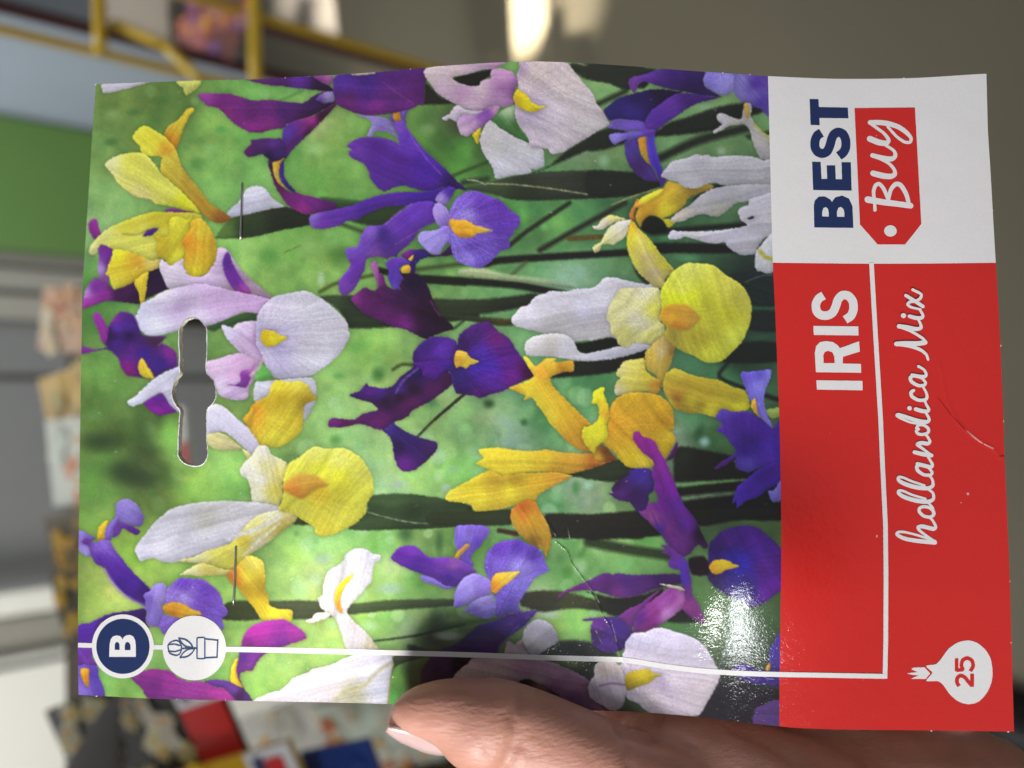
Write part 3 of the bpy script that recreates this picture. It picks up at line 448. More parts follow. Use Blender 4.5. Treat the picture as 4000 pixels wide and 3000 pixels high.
    petal('E', '1690,0 1710,-80 1780,-160 1900,-230 2060,-230 2160,-180 2200,-60 2212,0 2212,100 2150,60 2080,130 2110,180 2120,270 2050,340 1900,450 1700,560 1650,620 1560,670 1500,680 1400,770 1320,770 1180,720 1080,710 940,745 800,740 780,690 830,645 1050,660 1150,600 1310,555 1250,480 1100,440 1020,410 1020,390 1120,350 1190,275 1220,300 1360,320 1470,300 1560,200 1700,90',
          '820,690,702478 1000,680,50184c 1100,400,341858 1350,370,482284 1180,320,4a1c70 1550,420,1c0e18 1400,470,1e1020 1750,180,24124c 1550,330,3c2478 1900,120,44187c 2000,-60,582ca4 1850,-120,3c1c70 1700,480,581c58 1900,330,4a184c 2050,250,381438 1350,650,561c5a 1300,740,641c68 1700,330,1e0e1e 1600,500,501850', v=(2200, 150, 6, .10))
    stroke('E', '1510,370 1600,230 1750,110', 18, '6e58b0', 5, .9)
    petal('E', '1700,50 1850,30 2130,20 2140,90 2050,130 1960,200 1930,235 1880,210 1800,180 1800,130 1740,80', '1900,100,4c1c80 2050,60,44208c', v=(2150, 20, 3, .12))
    petal('E', '1380,770 1500,680 1500,710 1620,790 1750,850 1930,900 1960,930 1950,990 1880,1070 1780,1160 1700,1210 1600,1220 1540,1180 1490,1050 1470,900 1420,820', '1420,760,3c2c78 1600,850,342068 1700,950,341c60 1850,1000,3c1c58 1600,1150,602080 1550,950,24143c')
    petal('O', '190,0 230,-80 260,-250 380,-350 420,-370 540,-395 570,-405 600,-380 690,-290 780,-230 840,-160 870,-100 940,0 1000,80 1050,150 1065,200 960,240 830,300 740,350 600,390 490,425 420,400 340,395 230,375 200,310 180,240 160,150 130,130 180,80',
          '400,-280,48206c 650,-200,601c68 500,-60,482898 450,60,38229a 750,0,54187c 250,200,2c1c60 300,320,2c1450 600,200,50228e 850,200,641c80 1000,150,3c0c3c 480,400,441460 300,-150,341850 600,80,40229a', v=(180, 30, 4.0, .24))
    petal('O', '205,0 230,-80 330,-70 380,-10 430,10 475,40 380,70 340,105 270,90 220,100', '250,30,c4982c 400,40,e0c43c 300,-50,d0b040')
    # ---- big yellow iris with white standards
    petal('N', '830,1220 880,1160 930,1100 1010,1080 1080,990 1180,960 1240,930 1420,935 1500,910 1700,895 1780,840 1830,790 1920,785 2000,800 2212,850 2280,860 2400,900 2400,1500 1900,1450 1800,1480 1700,1500 1650,1460 1500,1480 1400,1450 1300,1400 1180,1390 1050,1360 850,1300',
          '950,1200,d0cad8 1300,1050,cac4d2 1300,1300,b6b2b6 1600,1150,ccc8e0 1800,1000,cac6d4 1900,850,c8c4d0 1750,1420,bab6ba 1600,1350,bab6bc 1450,1220,b8b4bc', v=(2450, 1150, 5, .05), rim=.05)
    petal('N', '1500,1500 1650,1480 1900,1430 1980,1500 1700,1580 1560,1590', '14170f', s=5)
    petal('N', '965,1540 980,1480 1050,1430 1190,1395 1400,1400 1500,1480 1550,1580 1640,1605 1980,1530 2100,1500 2212,1490 2330,1540 2000,1650 1700,1690 1500,1680 1280,1640 1010,1630 970,1580', '1050,1500,d0ccd0 1250,1550,bcb6b2 1400,1600,cac8d4 1800,1620,c8c8d8 2050,1560,ccccda', rim=.05)
    petal('Q', '440,150 450,60 490,0 520,-60 560,-60 520,20 490,100 500,180', 'c47434')
    petal('Q', '1040,0 950,80 800,150 870,150 940,170 920,210 860,250 830,230 810,180 760,140 700,120 640,135 590,180 570,240 540,220 510,170 510,100 540,30 570,-30 640,-80 780,-150 850,-250 960,-240 1320,-220 1330,-170 1100,-90',
          '600,60,b08424 800,40,c8bc30 900,200,d4cc30 850,-200,b89830 1100,-180,846a2c 1000,-60,9c8628 560,-20,c89830 700,0,a87c24')
    petal('P', '480,1680 560,1590 650,1540 810,1480 770,1560 680,1600 640,1630 560,1690', '600,1600,dcd838 520,1660,cc8c34')
    petal('Q', '565,250 590,170 650,125 710,125 780,160 830,220 850,270 700,310 620,300', '14180f', s=4)
    petal('Q', '410,330 430,230 450,170 500,190 520,240 590,300 700,420 770,520 870,640 920,700 870,760 830,800 810,900 720,890 640,830 560,760 500,680 450,580 420,480', '460,230,d4a828 430,400,d8d038 560,450,c8bc60 620,560,bca87c 700,450,dcdc3c 800,650,d4cc38 720,720,b8a48c 500,600,d0cc50 780,850,c8bc70', v=(450, 100, 6, .05))
    stroke('Q', '510,260 550,340 600,440', 10, 'd8d0a0', 3, .7)
    petal('Q', '45,240 50,230 95,225 150,150 230,110 330,130 400,160 300,180 220,225 150,265 90,268 55,260', '250,130,d8cc6c 100,245,d0c8bc 200,190,ccc4b0')
    petal('Q', '40,470 70,430 130,400 180,300 240,230 330,180 450,160 430,230 410,300 380,360 270,430 200,420 140,440 120,490 70,515', '350,220,d0c8c0 250,320,d0cca0 150,420,d4d084 80,470,d0cc90', rim=.05)
    petal('Q', '190,1220 220,1100 270,1000 300,950 360,900 500,895 720,890 770,930 790,1000 800,1080 760,1200 770,1260 820,1310 820,1400 800,1440 700,1500 600,1500 480,1490 420,1540 360,1530 310,1500 290,1430 240,1400 240,1310',
          '400,1000,ccc890 600,950,d0ccb0 700,1130,d4d054 500,1240,cecab8 300,1200,ccc890 400,1400,c8c470 650,1400,c8c468 450,1500,d0cc80 600,1310,d0ccb0', v=(790, 1230, 3.0, .12))
    petal('Q', '610,1600 680,1520 830,1400 930,1520 920,1600 900,1680 850,1810 800,1920 790,1990 760,1930 740,1860 640,1790 610,1720', '680,1640,d0ac3c 780,1600,c0b090 900,1600,7c5c28 850,1660,a89030 800,1860,b8a040 640,1560,c8b04c')
    petal('Q', '770,960 790,900 850,800 920,710 1000,660 1060,630 1200,630 1350,650 1430,710 1500,770 1600,830 1670,890 1720,970 1750,1040 1758,1130 1745,1260 1700,1400 1640,1500 1560,1580 1480,1659 1400,1700 1320,1705 1240,1695 1150,1640 1050,1600 960,1560 870,1480 820,1400 830,1310 770,1230 790,1100',
          '1100,700,cfd060 1000,900,ccd058 950,1020,d4dc20 1100,1010,ccd42c 1500,850,ccc850 1650,1000,aeaa44 1500,1200,b4b02e 1600,1400,c8d048 1200,1450,aca032 1350,1600,c4c83c 900,1380,a4943a 1300,1100,b8b434', v=(770, 1210, 3.4, .07), rim=.06)
    petal('Q', '765,1200 800,1120 860,1080 960,1070 1080,1090 1180,1180 1200,1240 1080,1350 960,1350 860,1310 790,1250', '850,1150,cc9430 900,1220,d8ac2c 950,1290,c07c30 1120,1240,c09438 1000,1130,cc9c34', s=8)
    petal('R', '300,190 295,150 330,100 370,40 440,15 560,0 600,10 620,130 700,200 770,250 770,350 720,385 640,360 500,365 340,400 290,390 275,330 290,290 310,240 340,210', '450,80,ccc460 330,100,c8c080 450,250,d0c85c 650,200,c0b438 720,280,c88c30 320,370,c4bc98 550,330,c8bc50', v=(800, 300, 2, .06))
    petal('R', '830,170 880,130 930,105 1000,130 1150,190 1300,215 1420,240 1560,310 1690,350 1735,460 1730,540 1650,580 1520,570 1420,560 1390,620 1370,640 1260,605 1100,590 1000,570 920,540 870,470 820,380 800,290',
          '950,160,b8a838 1000,300,a48c2a 950,430,885024 1300,330,a48f2a 1600,400,a4942a 1650,520,ccc830 1300,590,d8d038 1100,480,c4bc30 1050,540,a07e28 870,480,ccc038 1200,500,988428', rim=.06)
    # ---- golden iris
    petal('O', '950,-20 1010,0 1080,80 1150,40 1210,0 1310,0 1300,40 1480,25 1495,135 1390,150 1250,200 1270,290 1370,400 1520,550 1690,720 1620,740 1590,800 1600,880 1640,960 1700,1010 1560,990 1420,890 1330,800 1240,700 1180,600 1120,530 1050,430 960,450 970,400 900,370 800,320 900,280 1060,200 1010,100',
          '1000,40,dccc38 1150,140,d49830 1350,100,bc8424 1250,40,d0b43c 1000,280,dcc834 850,320,d0a830 1200,350,d4b430 1100,480,dcc838 1400,600,d0a828 1500,850,c4942c 1250,620,dcc438 1580,700,d09c2c 1600,940,c0882c 1250,260,b8902c')
    petal('R', '200,740 220,660 220,580 250,490 330,410 450,370 600,365 740,390 830,450 900,530 920,640 920,760 880,790 930,830 930,900 880,1000 820,1090 740,1160 690,1170 600,1195 500,1190 400,1160 330,1090 270,1010 160,920 200,850',
          '250,720,dc9c28 400,650,d4a02a 450,480,c8a028 700,500,c49a26 800,680,b4841e 600,750,c8982a 850,850,d0b02c 400,1050,ccb028 600,1130,d4c038 880,950,ccac28 350,850,d0a02a', v=(190, 740, 2.6, .10), rim=.06)
    petal('O', '1700,1080 1700,1020 1760,940 1830,950 1900,1020 1960,1090 1880,1120 1760,1130', '1750,1080,c8a02c 1850,1000,5c3418 1900,1090,743c1c')
    petal('O', '440,1140 520,1080 465,995 560,970 700,965 800,980 900,990 980,1005 1100,1000 1200,985 1350,1010 1550,1030 1690,1025 1720,1080 1780,1130 1900,1110 1800,1150 1650,1200 1500,1240 1400,1250 1300,1230 1100,1230 900,1245 740,1270 640,1240 580,1200',
          '600,1020,d8c434 550,1140,d4c034 900,1100,d4c034 1200,1100,d0b430 1500,1080,c49430 1750,1130,b06828 1300,1200,bc922a 750,1180,cab430', v=(1900, 1100, 5, .05))
    petal('O', '115,1530 150,1440 250,1380 400,1300 580,1210 740,1270 900,1245 1300,1230 1450,1260 1470,1280 1300,1370 1180,1430 1110,1480 1080,1540 980,1560 820,1600 700,1630 560,1645 430,1650 380,1580 280,1560',
          '200,1480,d4c43c 400,1350,d4c030 500,1500,dccc38 800,1450,dccc34 850,1300,a88824 650,1330,b0902a 1100,1350,d0a82c 1300,1280,cc9830 700,1600,d0b034 600,1400,c0a42c', v=(1470, 1260, 4, .06), rim=.05)
    petal('S', '810,60 820,-20 880,-80 1000,-130 1090,-110 1110,-60 1140,0 1190,70 1230,180 1255,280 1240,380 1215,460 1195,490 1180,420 1110,390 1030,350 950,280 890,220 830,120', '950,-50,b45a1c 950,30,c47424 860,100,b08828 1050,80,cc9c28 1150,200,c89c2c 1060,310,745422 1200,400,c49828 960,220,a88428')
    petal('O', '1700,430 1705,370 1760,330 1820,310 1825,350 1820,380 1850,450 1880,570 1880,660 1850,720 1870,800 1860,870 1790,920 1740,960 1720,1030 1660,980 1600,890 1585,800 1610,740 1680,730 1740,680 1770,620 1750,500 1690,490', '1750,380,dcdc28 1820,500,d0b828 1700,820,d8d830 1780,700,d8d42c 1660,950,d8c830 1850,600,cc9c28')
    # ---- violet blue iris beside the red band
    petal('R', '1920,560 2080,530 2080,620 1970,650', '90a850', s=4)
    petal('R', '1370,640 1420,560 1480,550 1560,580 1700,570 1780,600 1860,650 1990,750 2090,640 2090,1130 2000,1160 1850,1180 1740,1230 1680,1220 1600,1190 1580,1150 1590,1060 1500,1140 1380,1195 1345,1190 1430,1120 1530,1060 1590,1000 1530,920 1480,840 1380,770 1440,710',
          '1450,600,503a9c 1600,700,44208c 1900,800,3c1c80 1700,1000,34187c 1700,1130,5646b4 1500,750,4c2c94 1900,1080,4828a0 2000,950,40209c 1420,1150,482070 1750,900,30166c', v=(2200, 950, 6, .10), rim=.12)
    petal('R', '1550,1560 1600,1400 1720,1290 1850,1190 2090,1120 2090,1330 1960,1400 1800,1510 1700,1540 1600,1615 1590,1550', '1650,1450,4c2cb0 1900,1250,3a1a84 1750,1450,44209c', v=(2200, 1100, 5, .10), rim=.1)
    petal('R', '1935,1430 2000,1420 2060,1330 2090,1330 2090,1520 2010,1555 1960,1520', '7068c4')
    petal('R', '1640,190 1660,140 1720,150 1950,120 1975,160 1940,260 1900,370 1900,500 1930,610 1990,750 1940,720 1860,640 1800,560 1750,470 1720,400 1680,300', '1700,200,5c4cb0 1850,180,4e42a6 1850,300,827ad2 1800,400,7068c8 1950,200,7a74cc 1930,680,7468c4', v=(1800, 600, 3, .08), rim=.08)
    petal('R', '1755,480 1800,430 1810,500 1830,600 1855,640 1800,600 1760,540', 'dca830')
    # ---- purple iris, lower right
    petal('R', '220,1460 260,1450 250,1390 340,1300 430,1260 440,1210 520,1190 640,1190 700,1250 700,1420 650,1480 620,1700 530,1659 450,1560 370,1540 300,1520', '300,1350,2c1438 600,1300,402c84 500,1450,34184c 550,1250,34207c 350,1480,482068')
    petal('R', '850,1080 940,920 960,940 930,1060 840,1110', '4c1c54')
    petal('T', '330,1120 420,1050 540,1000 700,880 780,840 620,1000 500,1150 470,1250 400,1200 330,1160', '6c2c7c')
    petal('T', '20,1250 40,1180 -60,1175 -30,1150 130,1140 330,1140 480,1290 450,1330 440,1400 370,1480 250,1520 130,1500 60,1450 30,1380', '100,1220,5c2a80 300,1250,3c2078 200,1420,4c2484 80,1330,341c50 380,1400,3a1c6c')
    petal('T', '480,1290 500,1150 600,1020 760,900 900,800 1020,830 1040,900 1040,1010 940,1100 800,1200 740,1240 600,1290 450,1310', '700,1100,7c2878 900,900,7c3484 1000,930,a05c9c 850,1130,b880c0 650,1230,741c70 560,1150,4c1a70', v=(1100, 800, 5, .08))
    petal('T', '-350,950 -300,880 -150,800 0,740 80,700 130,670 200,660 260,680 300,660 400,670 500,680 700,675 990,675 1000,770 850,800 700,840 600,880 500,910 380,930 250,910 100,860 0,850 -150,850 -250,880', '-200,830,5c2068 100,750,5a2474 400,750,44206c 800,720,341850 300,880,682876 600,830,4a2068 200,830,421a58', rim=.08)
    petal('R', '480,880 490,800 540,790 590,850 650,860 720,910 760,1000 830,1110 880,1230 930,1350 980,1480 1040,1600 1100,1670 1150,1730 1210,1860 1290,2030 1240,2050 1180,2010 1080,2120 1000,2130 900,2060 850,1990 780,1900 690,1810 620,1740 540,1659 600,1640 660,1560 740,1560 740,1480 700,1400 720,1350 680,1270 700,1130 640,1060 580,1010',
          '530,850,8a2484 650,950,7c2484 750,1200,742488 850,1400,702090 800,1600,68208c 950,1580,5c2490 700,1720,8a4484 850,1850,7c307c 1000,1950,70308c 1050,1800,5a2494 1200,1900,200c24 780,1850,40228a', v=(1250, 2100, 6, .07))
    stroke('T', '690,20 780,230 880,390', 10, '34207c', 4, .8)
    petal('T', '1300,350 1370,270 1450,200 1580,160 1700,145 1820,170 1900,230 2000,310 2060,380 2090,450 2090,800 2000,900 1900,980 1780,1025 1700,1000 1500,900 1350,800 1280,700 1250,600 1290,500',
          '1500,300,401c70 1800,300,481c84 1500,500,2c2090 1650,580,2c2498 1900,600,4c1c78 1700,800,2c1c70 1950,850,602094 1350,700,2c1c50 1400,400,2c1450', v=(1300, 600, 3.6, .18))
    petal('T', '1090,500 1250,480 1300,600 1280,680 1130,680 1080,600', '1c1018', s=6)
    petal('T', '770,440 830,420 790,360 870,370 910,400 1000,470 1060,540 1090,650 1110,800 1120,900 1190,1000 1250,1150 1250,1210 1170,1180 1080,1120 1020,1050 1040,930 1010,800 990,690 980,630 900,610 860,560 880,480', '900,420,5c2c78 930,560,5c2c90 1020,700,44289a 1080,900,682c80 1080,1000,8c3484 1180,1130,742678 1020,600,4c2c9a')
    petal('T', '1300,600 1320,550 1380,520 1480,515 1560,560 1620,580 1580,605 1480,630 1400,670 1330,660', '1350,620,c08c28 1450,560,ccb428')
    petal('T', '770,780 870,785 1000,810 1030,850 930,830', 'b8b0a0', s=2)
    petal('T', '1950,1520 2000,1400 2060,1310 2090,1310 2090,1690 1950,1690', '40308c'); petal('U', '1905,610 1930,540 1955,520 1950,620', 'c89030')
    petal('U', '1540,620 1640,530 1720,560 1800,590 1900,610 2090,610 2090,770 1800,750 1650,690', '3c207c')
    # ---- lilac iris by the thumb
    petal('U', '1180,1100 1300,930 1420,740 1700,830 2090,820 2090,1300 1400,1300', '1a141c', s=4)
    petal('U', '1790,1040 1850,990 2090,930 2090,1260 1790,1200', '4a3068', s=4)
    petal('U', '365,440 390,380 400,300 450,230 500,200 620,190 700,150 780,145 860,160 950,190 1050,220 1150,260 1220,310 1280,380 1330,470 1380,560 1420,660 1390,750 1340,850 1270,960 1180,1090 900,1090 700,1080 600,1030 540,970 450,930 400,880 390,800 380,650 350,540',
          '600,280,c4bcd8 900,250,c6bed6 1100,450,c4bcd0 700,450,c6bed0 900,700,ccc0cc 700,900,c8bac2 1200,800,c8bac4 450,560,c4b4c8 800,760,aa98b4', v=(390, 700, 3.0, .09), rim=.05)
    petal('U', '385,760 400,660 450,620 550,600 650,585 680,630 780,650 720,680 650,740 560,770 480,800 420,815', '420,760,b89c1c 600,650,c4b020')
    petal('K', '1200,500 1450,480 1750,500 1710,580 1720,660 1660,720 1500,640 1350,560', '1450,540,46582a 1600,620,282a20', s=5)
    petal('K', '870,740 960,690 1080,700 1150,720 1250,780 1400,900 1560,980 1640,1060 1480,1060 1300,960 1100,860 960,800', '950,740,222a1e 1150,800,80685c 1300,880,4a3058 1500,990,382846', s=4)
    petal('K', '200,760 230,630 340,540 420,470 700,440 1000,460 1200,500 1400,570 1600,670 1660,720 1650,850 1700,930 1780,980 1860,1060 1600,1060 1400,930 1230,800 1000,700 900,730 860,800 600,850', '300,600,c8b0a8 700,580,c8b0b0 1000,560,b08aa4 1300,650,bc9ab2 1500,700,b084a8 1300,760,8c6490 1500,900,7c5880 1100,690,c0a8b4')
    petal('K', '1650,800 1670,720 1720,660 1720,580 1760,520 1900,500 2000,560 2040,650 2050,770 2060,850 2030,980 1960,1040 1870,1030 1780,970 1680,910', '1850,620,ccbcb4 1900,720,ccbccc 1750,800,c8b8ca 1900,900,c8bccc', rim=.05)
    stroke('K', '1780,770 1900,745 2040,760', 18, '744690', 5, .8)
    # ---- violet iris, lower middle
    petal('S', '210,200 240,150 350,140 520,145 590,200 560,270 510,330 480,380 410,440 380,500 410,560 400,590 300,560 260,480 230,400 205,300', '300,200,7a64c0 480,200,7858c0 280,330,6c54b8 430,330,5434a8 380,540,6448b8 360,300,8474c8', v=(270, 480, 4, .09), rim=.12)
    petal('S', '205,490 240,430 270,400 320,350 370,345 350,400 290,450 250,500', '300,400,b88848 220,480,dcac30')
    petal('S', '-480,500 -430,420 -370,375 -255,360 -170,400 -80,480 20,495 120,485 230,500 300,530 400,600 440,650 350,690 270,760 220,810 150,810 50,780 -10,720 -150,670 -300,610 -420,550', '-380,450,54248c -250,420,68309c -100,560,582898 100,550,6c34a0 200,580,8a509c 150,700,3e1e88 250,660,58309a -200,580,4a2290', v=(420, 650, 6, .07), rim=.10)
    petal('S', '-160,680 -10,720 100,790 220,815 100,830 0,790 -130,745', '7c68c4')
    petal('S', '530,560 560,450 620,370 720,320 890,295 950,320 1020,360 1080,370 1140,430 1190,520 1200,570 1230,620 1200,650 1120,690 1070,720 1020,800 970,870 945,920 905,970 910,1050 920,1080 800,1090 700,1140 640,1100 660,950 600,860 590,800 600,750 545,660',
          '700,400,5c34a4 900,380,50309a 1050,480,4a2a92 650,560,7458bc 900,600,9488d4 1150,600,6a54b8 900,780,7868c8 750,900,6850b8 800,1040,6854bc 570,600,6044ac 1000,580,8474c8', v=(590, 810, 4.4, .24), rim=.12)
    petal('S', '595,800 610,720 660,660 760,650 900,640 910,655 820,740 740,800 680,860 640,885 600,850', '640,800,d48824 720,700,e4c034 800,670,e0c050', s=4)
    petal('S', '205,960 210,880 250,790 320,700 430,665 530,700 590,740 600,830 590,890 500,920 420,960 330,1010 250,1030 200,1030', '350,780,9c8cdc 300,900,9080d2 500,850,8068c0 250,1000,7c68c8', v=(620, 860, 4, .07), rim=.08)
    petal('S', '280,1140 330,1050 400,970 500,920 600,905 650,980 650,1080 600,1150 480,1140 340,1085', '500,980,a090dc 450,1080,7c68c8 600,1100,8070cc', v=(640, 900, 3, .07), rim=.08)
    petal('S', '80,1500 230,1420 350,1320 480,1220 700,1160 780,1110 920,1085 1080,1060 1090,1090 960,1230 840,1320 700,1430 650,1560 440,1570 100,1560', '600,1220,40248c 850,1130,582c8c 900,1200,44288c 400,1350,38246c 300,1450,302050 620,1350,44285c 750,1350,482878')
    stroke('S', '660,1520 720,1420 900,1230', 15, '5e48a4', 4, .8)
    petal('S', '760,1560 770,1420 800,1390 860,1430 940,1370 960,1450 1010,1560', 'c0aab4')
    petal('S', '945,1380 960,1280 1020,1200 1100,1155 1200,1180 1280,1240 1330,1340 1320,1400 1240,1460 1120,1540 1050,1550 980,1480', '1150,1250,c4bed2 1100,1450,c6bec6 1250,1350,beb8ca')
    # ---- pale lilac iris under the top edge
    petal('M', '620,740 720,640 830,590 880,600 890,800 960,900 1020,990 850,930 700,820', '780,650,98ac8c 700,760,3c6a34 850,850,3a6030 960,950,3c6a34', s=5)
    petal('M', '-120,205 0,160 300,140 560,118 760,125 640,185 500,200 380,240 260,265 190,290 250,340 380,375 470,370 500,320 600,290 590,250 620,200 700,185 820,220 870,270 895,320 880,380 850,440 840,500 870,560 760,600 650,605 570,600 500,640 420,645 320,620 240,580 180,550 60,480 0,430 -60,340 -110,270',
          '0,250,b4a4a8 100,400,b49cb0 300,460,a880a4 350,580,b09cac 200,250,a8989c 500,400,b4a0ac 750,300,a880a4 700,500,9c78a0 850,400,7c4c84 750,400,8c5890', rim=.05)
    petal('M', '70,720 150,680 230,580 320,620 420,645 530,640 500,690 380,700 280,700 240,760 150,730 120,755', 'b0a4b4')
    petal('M', '240,760 290,690 420,690 520,640 580,600 700,600 650,700 560,780 400,890 330,920 260,880', '300,850,b098b0 420,760,a888a8 560,680,68388a 480,720,744490 650,630,a07c98')
    petal('M', '400,900 490,830 480,920 460,1010 420,950', 'b8a420')
    petal('M', '500,1050 480,950 540,800 600,750 700,830 850,920 1000,990 1020,1010 1160,1060 1180,1180 1175,1240 1100,1275 1040,1280 1030,1320 850,1340 660,1380 630,1280 570,1180 520,1100', '560,850,a8a4a4 700,1050,acaaac 1000,1100,b4b2b8 700,1300,c0becc 1100,1200,b8b6c4 850,960,a8a5aa 850,1180,b6b4be', v=(520, 1000, 2, .05))
    petal('M', '930,115 1300,105 1430,135 1480,190 1560,290 1630,370 1710,470 1740,560 1810,640 1850,720 1885,790 1860,810 1800,840 1700,900 1600,960 1450,1050 1380,1090 1280,1110 1240,1100 1220,1060 1170,1050 1060,1050 1020,1020 1010,960 980,900 900,800 865,700 865,580 850,480 900,380 880,260 910,180',
          '1100,200,a89a98 1400,400,aa9e9e 1000,300,aa9ca0 1600,600,aaa0a4 1300,700,aea4b0 1100,850,aa9eac 1700,800,aaa4a8 1350,1000,b6acb6 1050,650,9688a2 920,200,947c98', v=(850, 500, 3.4, .10), rim=.04)
    petal('M', '840,500 870,440 900,400 920,430 990,470 1040,550 1120,590 1190,600 1130,630 1060,660 960,640 880,580', '880,540,a8901c 1000,560,c4b41c')
    # ---- purple iris and white iris at the upper right
    petal('P', '160,640 240,570 300,520 400,480 550,440 700,410 960,430 1000,450 850,520 760,590 680,650 620,730 600,800 500,760 350,730 230,750 200,720', '250,620,241c54 500,500,201444 450,650,30206c 800,430,180e28')
    petal('P', '430,350 450,290 540,260 640,240 720,205 850,190 1240,215 1250,380 1430,490 1200,470 950,420 800,390 680,350 580,330 530,380 500,450 470,440 440,390', '460,350,583078 650,280,4c2880 900,280,301858 1100,350,241444 500,400,5c3480 800,330,3c2068')
    petal('P', '620,740 680,640 760,580 880,490 1000,450 1200,470 1400,500 1250,540 1100,600 950,700 800,800 700,890 620,880 590,800', '700,750,482484 850,600,502880 1100,500,34185c 800,720,482888 650,820,54308c')
    petal('P', '390,1050 400,970 540,930 540,1030 560,1120 620,1200 680,1250 740,1370 760,1400 700,1410 600,1390 510,1330 440,1230 400,1130', '470,1050,3c2c74 520,1250,382058 680,1370,442c78')
    petal('P', '540,940 630,915 620,980 640,1100 680,1230 620,1190 570,1110 540,1020', '580,1020,b88028 620,1160,a88c30')
    petal('P', '630,930 710,880 710,980 740,1110 770,1210 800,1300 830,1390 800,1450 770,1460 755,1390 720,1290 670,1220 640,1110', '680,1000,44309c 750,1250,40289a 790,1430,482878', rim=.1)
    petal('P', '220,830 240,780 270,740 400,740 580,760 620,840 720,850 690,900 560,930 420,950 380,960 310,1000 280,1015 235,970 220,910 280,885 420,880 560,870 400,860', '300,790,54408c 480,790,5e449e 280,940,7c70bc 500,910,5a48a4 650,870,54308c')
    petal('P', '1560,235 1960,250 1960,690 1850,620 1770,600 1700,570 1600,500 1560,430', '1650,330,7068a8 1800,350,40247c 1850,550,483090 1650,480,6a60a0 1780,480,6858a4', s=6)
    petal('P', '1235,320 1250,270 1290,225 1450,225 1560,235 1570,330 1550,430 1490,470 1400,465 1320,420 1260,380', '1300,300,685ca4 1450,350,7870b0', v=(1600, 200, 4, .16))
    petal('P', '1380,700 1400,675 1460,670 1540,710 1640,730 1660,650 1690,560 1750,570 1760,640 1750,700 1800,790 1900,890 1970,930 1970,1180 1900,1170 1850,1160 1800,1060 1760,950 1740,860 1700,810 1640,790 1520,810 1440,850 1360,890 1345,865 1400,820 1440,790 1400,760', '1430,720,98949c 1600,760,989490 1850,900,a09c98 1400,860,a4a0a8 1850,1100,a09ca0')
    petal('P', '1680,580 1710,560 1730,700 1700,710', 'a88428'); stroke('P', '1790,790 1960,950', 20, '9a9838', 4)
    petal('P', '780,1345 860,1230 920,1180 1040,1160 1160,1115 1220,1130 1280,1115 1350,1145 1560,1125 1760,1140 1900,1180 1985,1170 1985,1450 1650,1440 1450,1450 1370,1420 1290,1430 1160,1480 1040,1470 960,1420 870,1390', '900,1300,a3a1ab 1250,1300,a3a1aa 1600,1250,9c9aa2 1800,1400,a2a0a8 1150,1430,aeacb4 1200,1220,94929a', v=(2200, 1300, 6, .05), rim=.05)
    petal('P', '1100,1659 1200,1560 1300,1500 1450,1460 1700,1440 1985,1450 1985,1600 1800,1620 1600,1640 1500,1720 1380,1790 1200,1760 1000,1840 880,1830 960,1740', '1400,1550,9694a0 1200,1650,a09ea4 1000,1800,b0a8a0 1800,1540,a09ea8 1400,1720,8e8c84')
    petal('Q', '1615,80 1640,30 1720,0 1740,-60 1850,-90 1990,-110 1990,300 1900,360 1840,440 1810,480 1790,530 1650,540 1560,500 1500,460 1470,410 1340,420 1200,390 1100,360 1040,350 940,375 870,370 855,340 900,280 1000,285 1300,285 1500,265 1700,230 1690,200 1640,160', '900,330,bebaca 1300,330,b8b4c4 1600,330,b4b0c0 1700,450,b0aeb8 1800,150,aca8b4 1150,370,b4b0b4', rim=.05)
    petal('Q', '1715,150 1750,125 1790,130 1760,155', '202820', s=2)
    petal('Q', '1790,620 1800,540 1840,460 1990,310 2000,715 1830,715 1800,680', 'b4b6bc'); stroke('Q', '1850,500 1900,560 1995,590', 42, 'a89c30', 6, .9); stroke('Q', '1980,60 1980,140', 16, 'c8b430', 4)
    # ---- cracked ink along the crease with its glints painted in, small scuffs
    for p in ('1160,20 1290,240', '1300,310 1430,420 1480,550 1630,750', '1630,760 1700,880 1810,1100', '1820,1110 1900,1250 1980,1480 2010,1560'):
        stroke('S', p, 7, '1c1a16', 1.6, .8)
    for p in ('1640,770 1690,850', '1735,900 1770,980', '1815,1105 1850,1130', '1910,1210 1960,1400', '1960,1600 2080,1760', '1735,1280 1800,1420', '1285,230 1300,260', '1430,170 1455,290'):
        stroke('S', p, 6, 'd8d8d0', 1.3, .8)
    rs = random.Random(5)
    for i in range(70):
        x, y = rs.uniform(360, 3000), rs.uniform(360, 2650)
        stroke('0', '%f,%f %f,%f' % (x / 1.8083, y / 1.8083, (x + rs.uniform(-9, 9)) / 1.8083, (y + rs.uniform(-7, 7)) / 1.8083), 1.6, 'd8d8d4', 1.2, rs.uniform(.25, .7))
    f1 = field(1.6, rng=np.random.RandomState(9)); f2 = field(1.0, rng=np.random.RandomState(19))
    BUF *= (1 + 0.035 * f1 + 0.035 * f2)[..., None]
    np.clip(BUF, 0, 1, out=BUF)
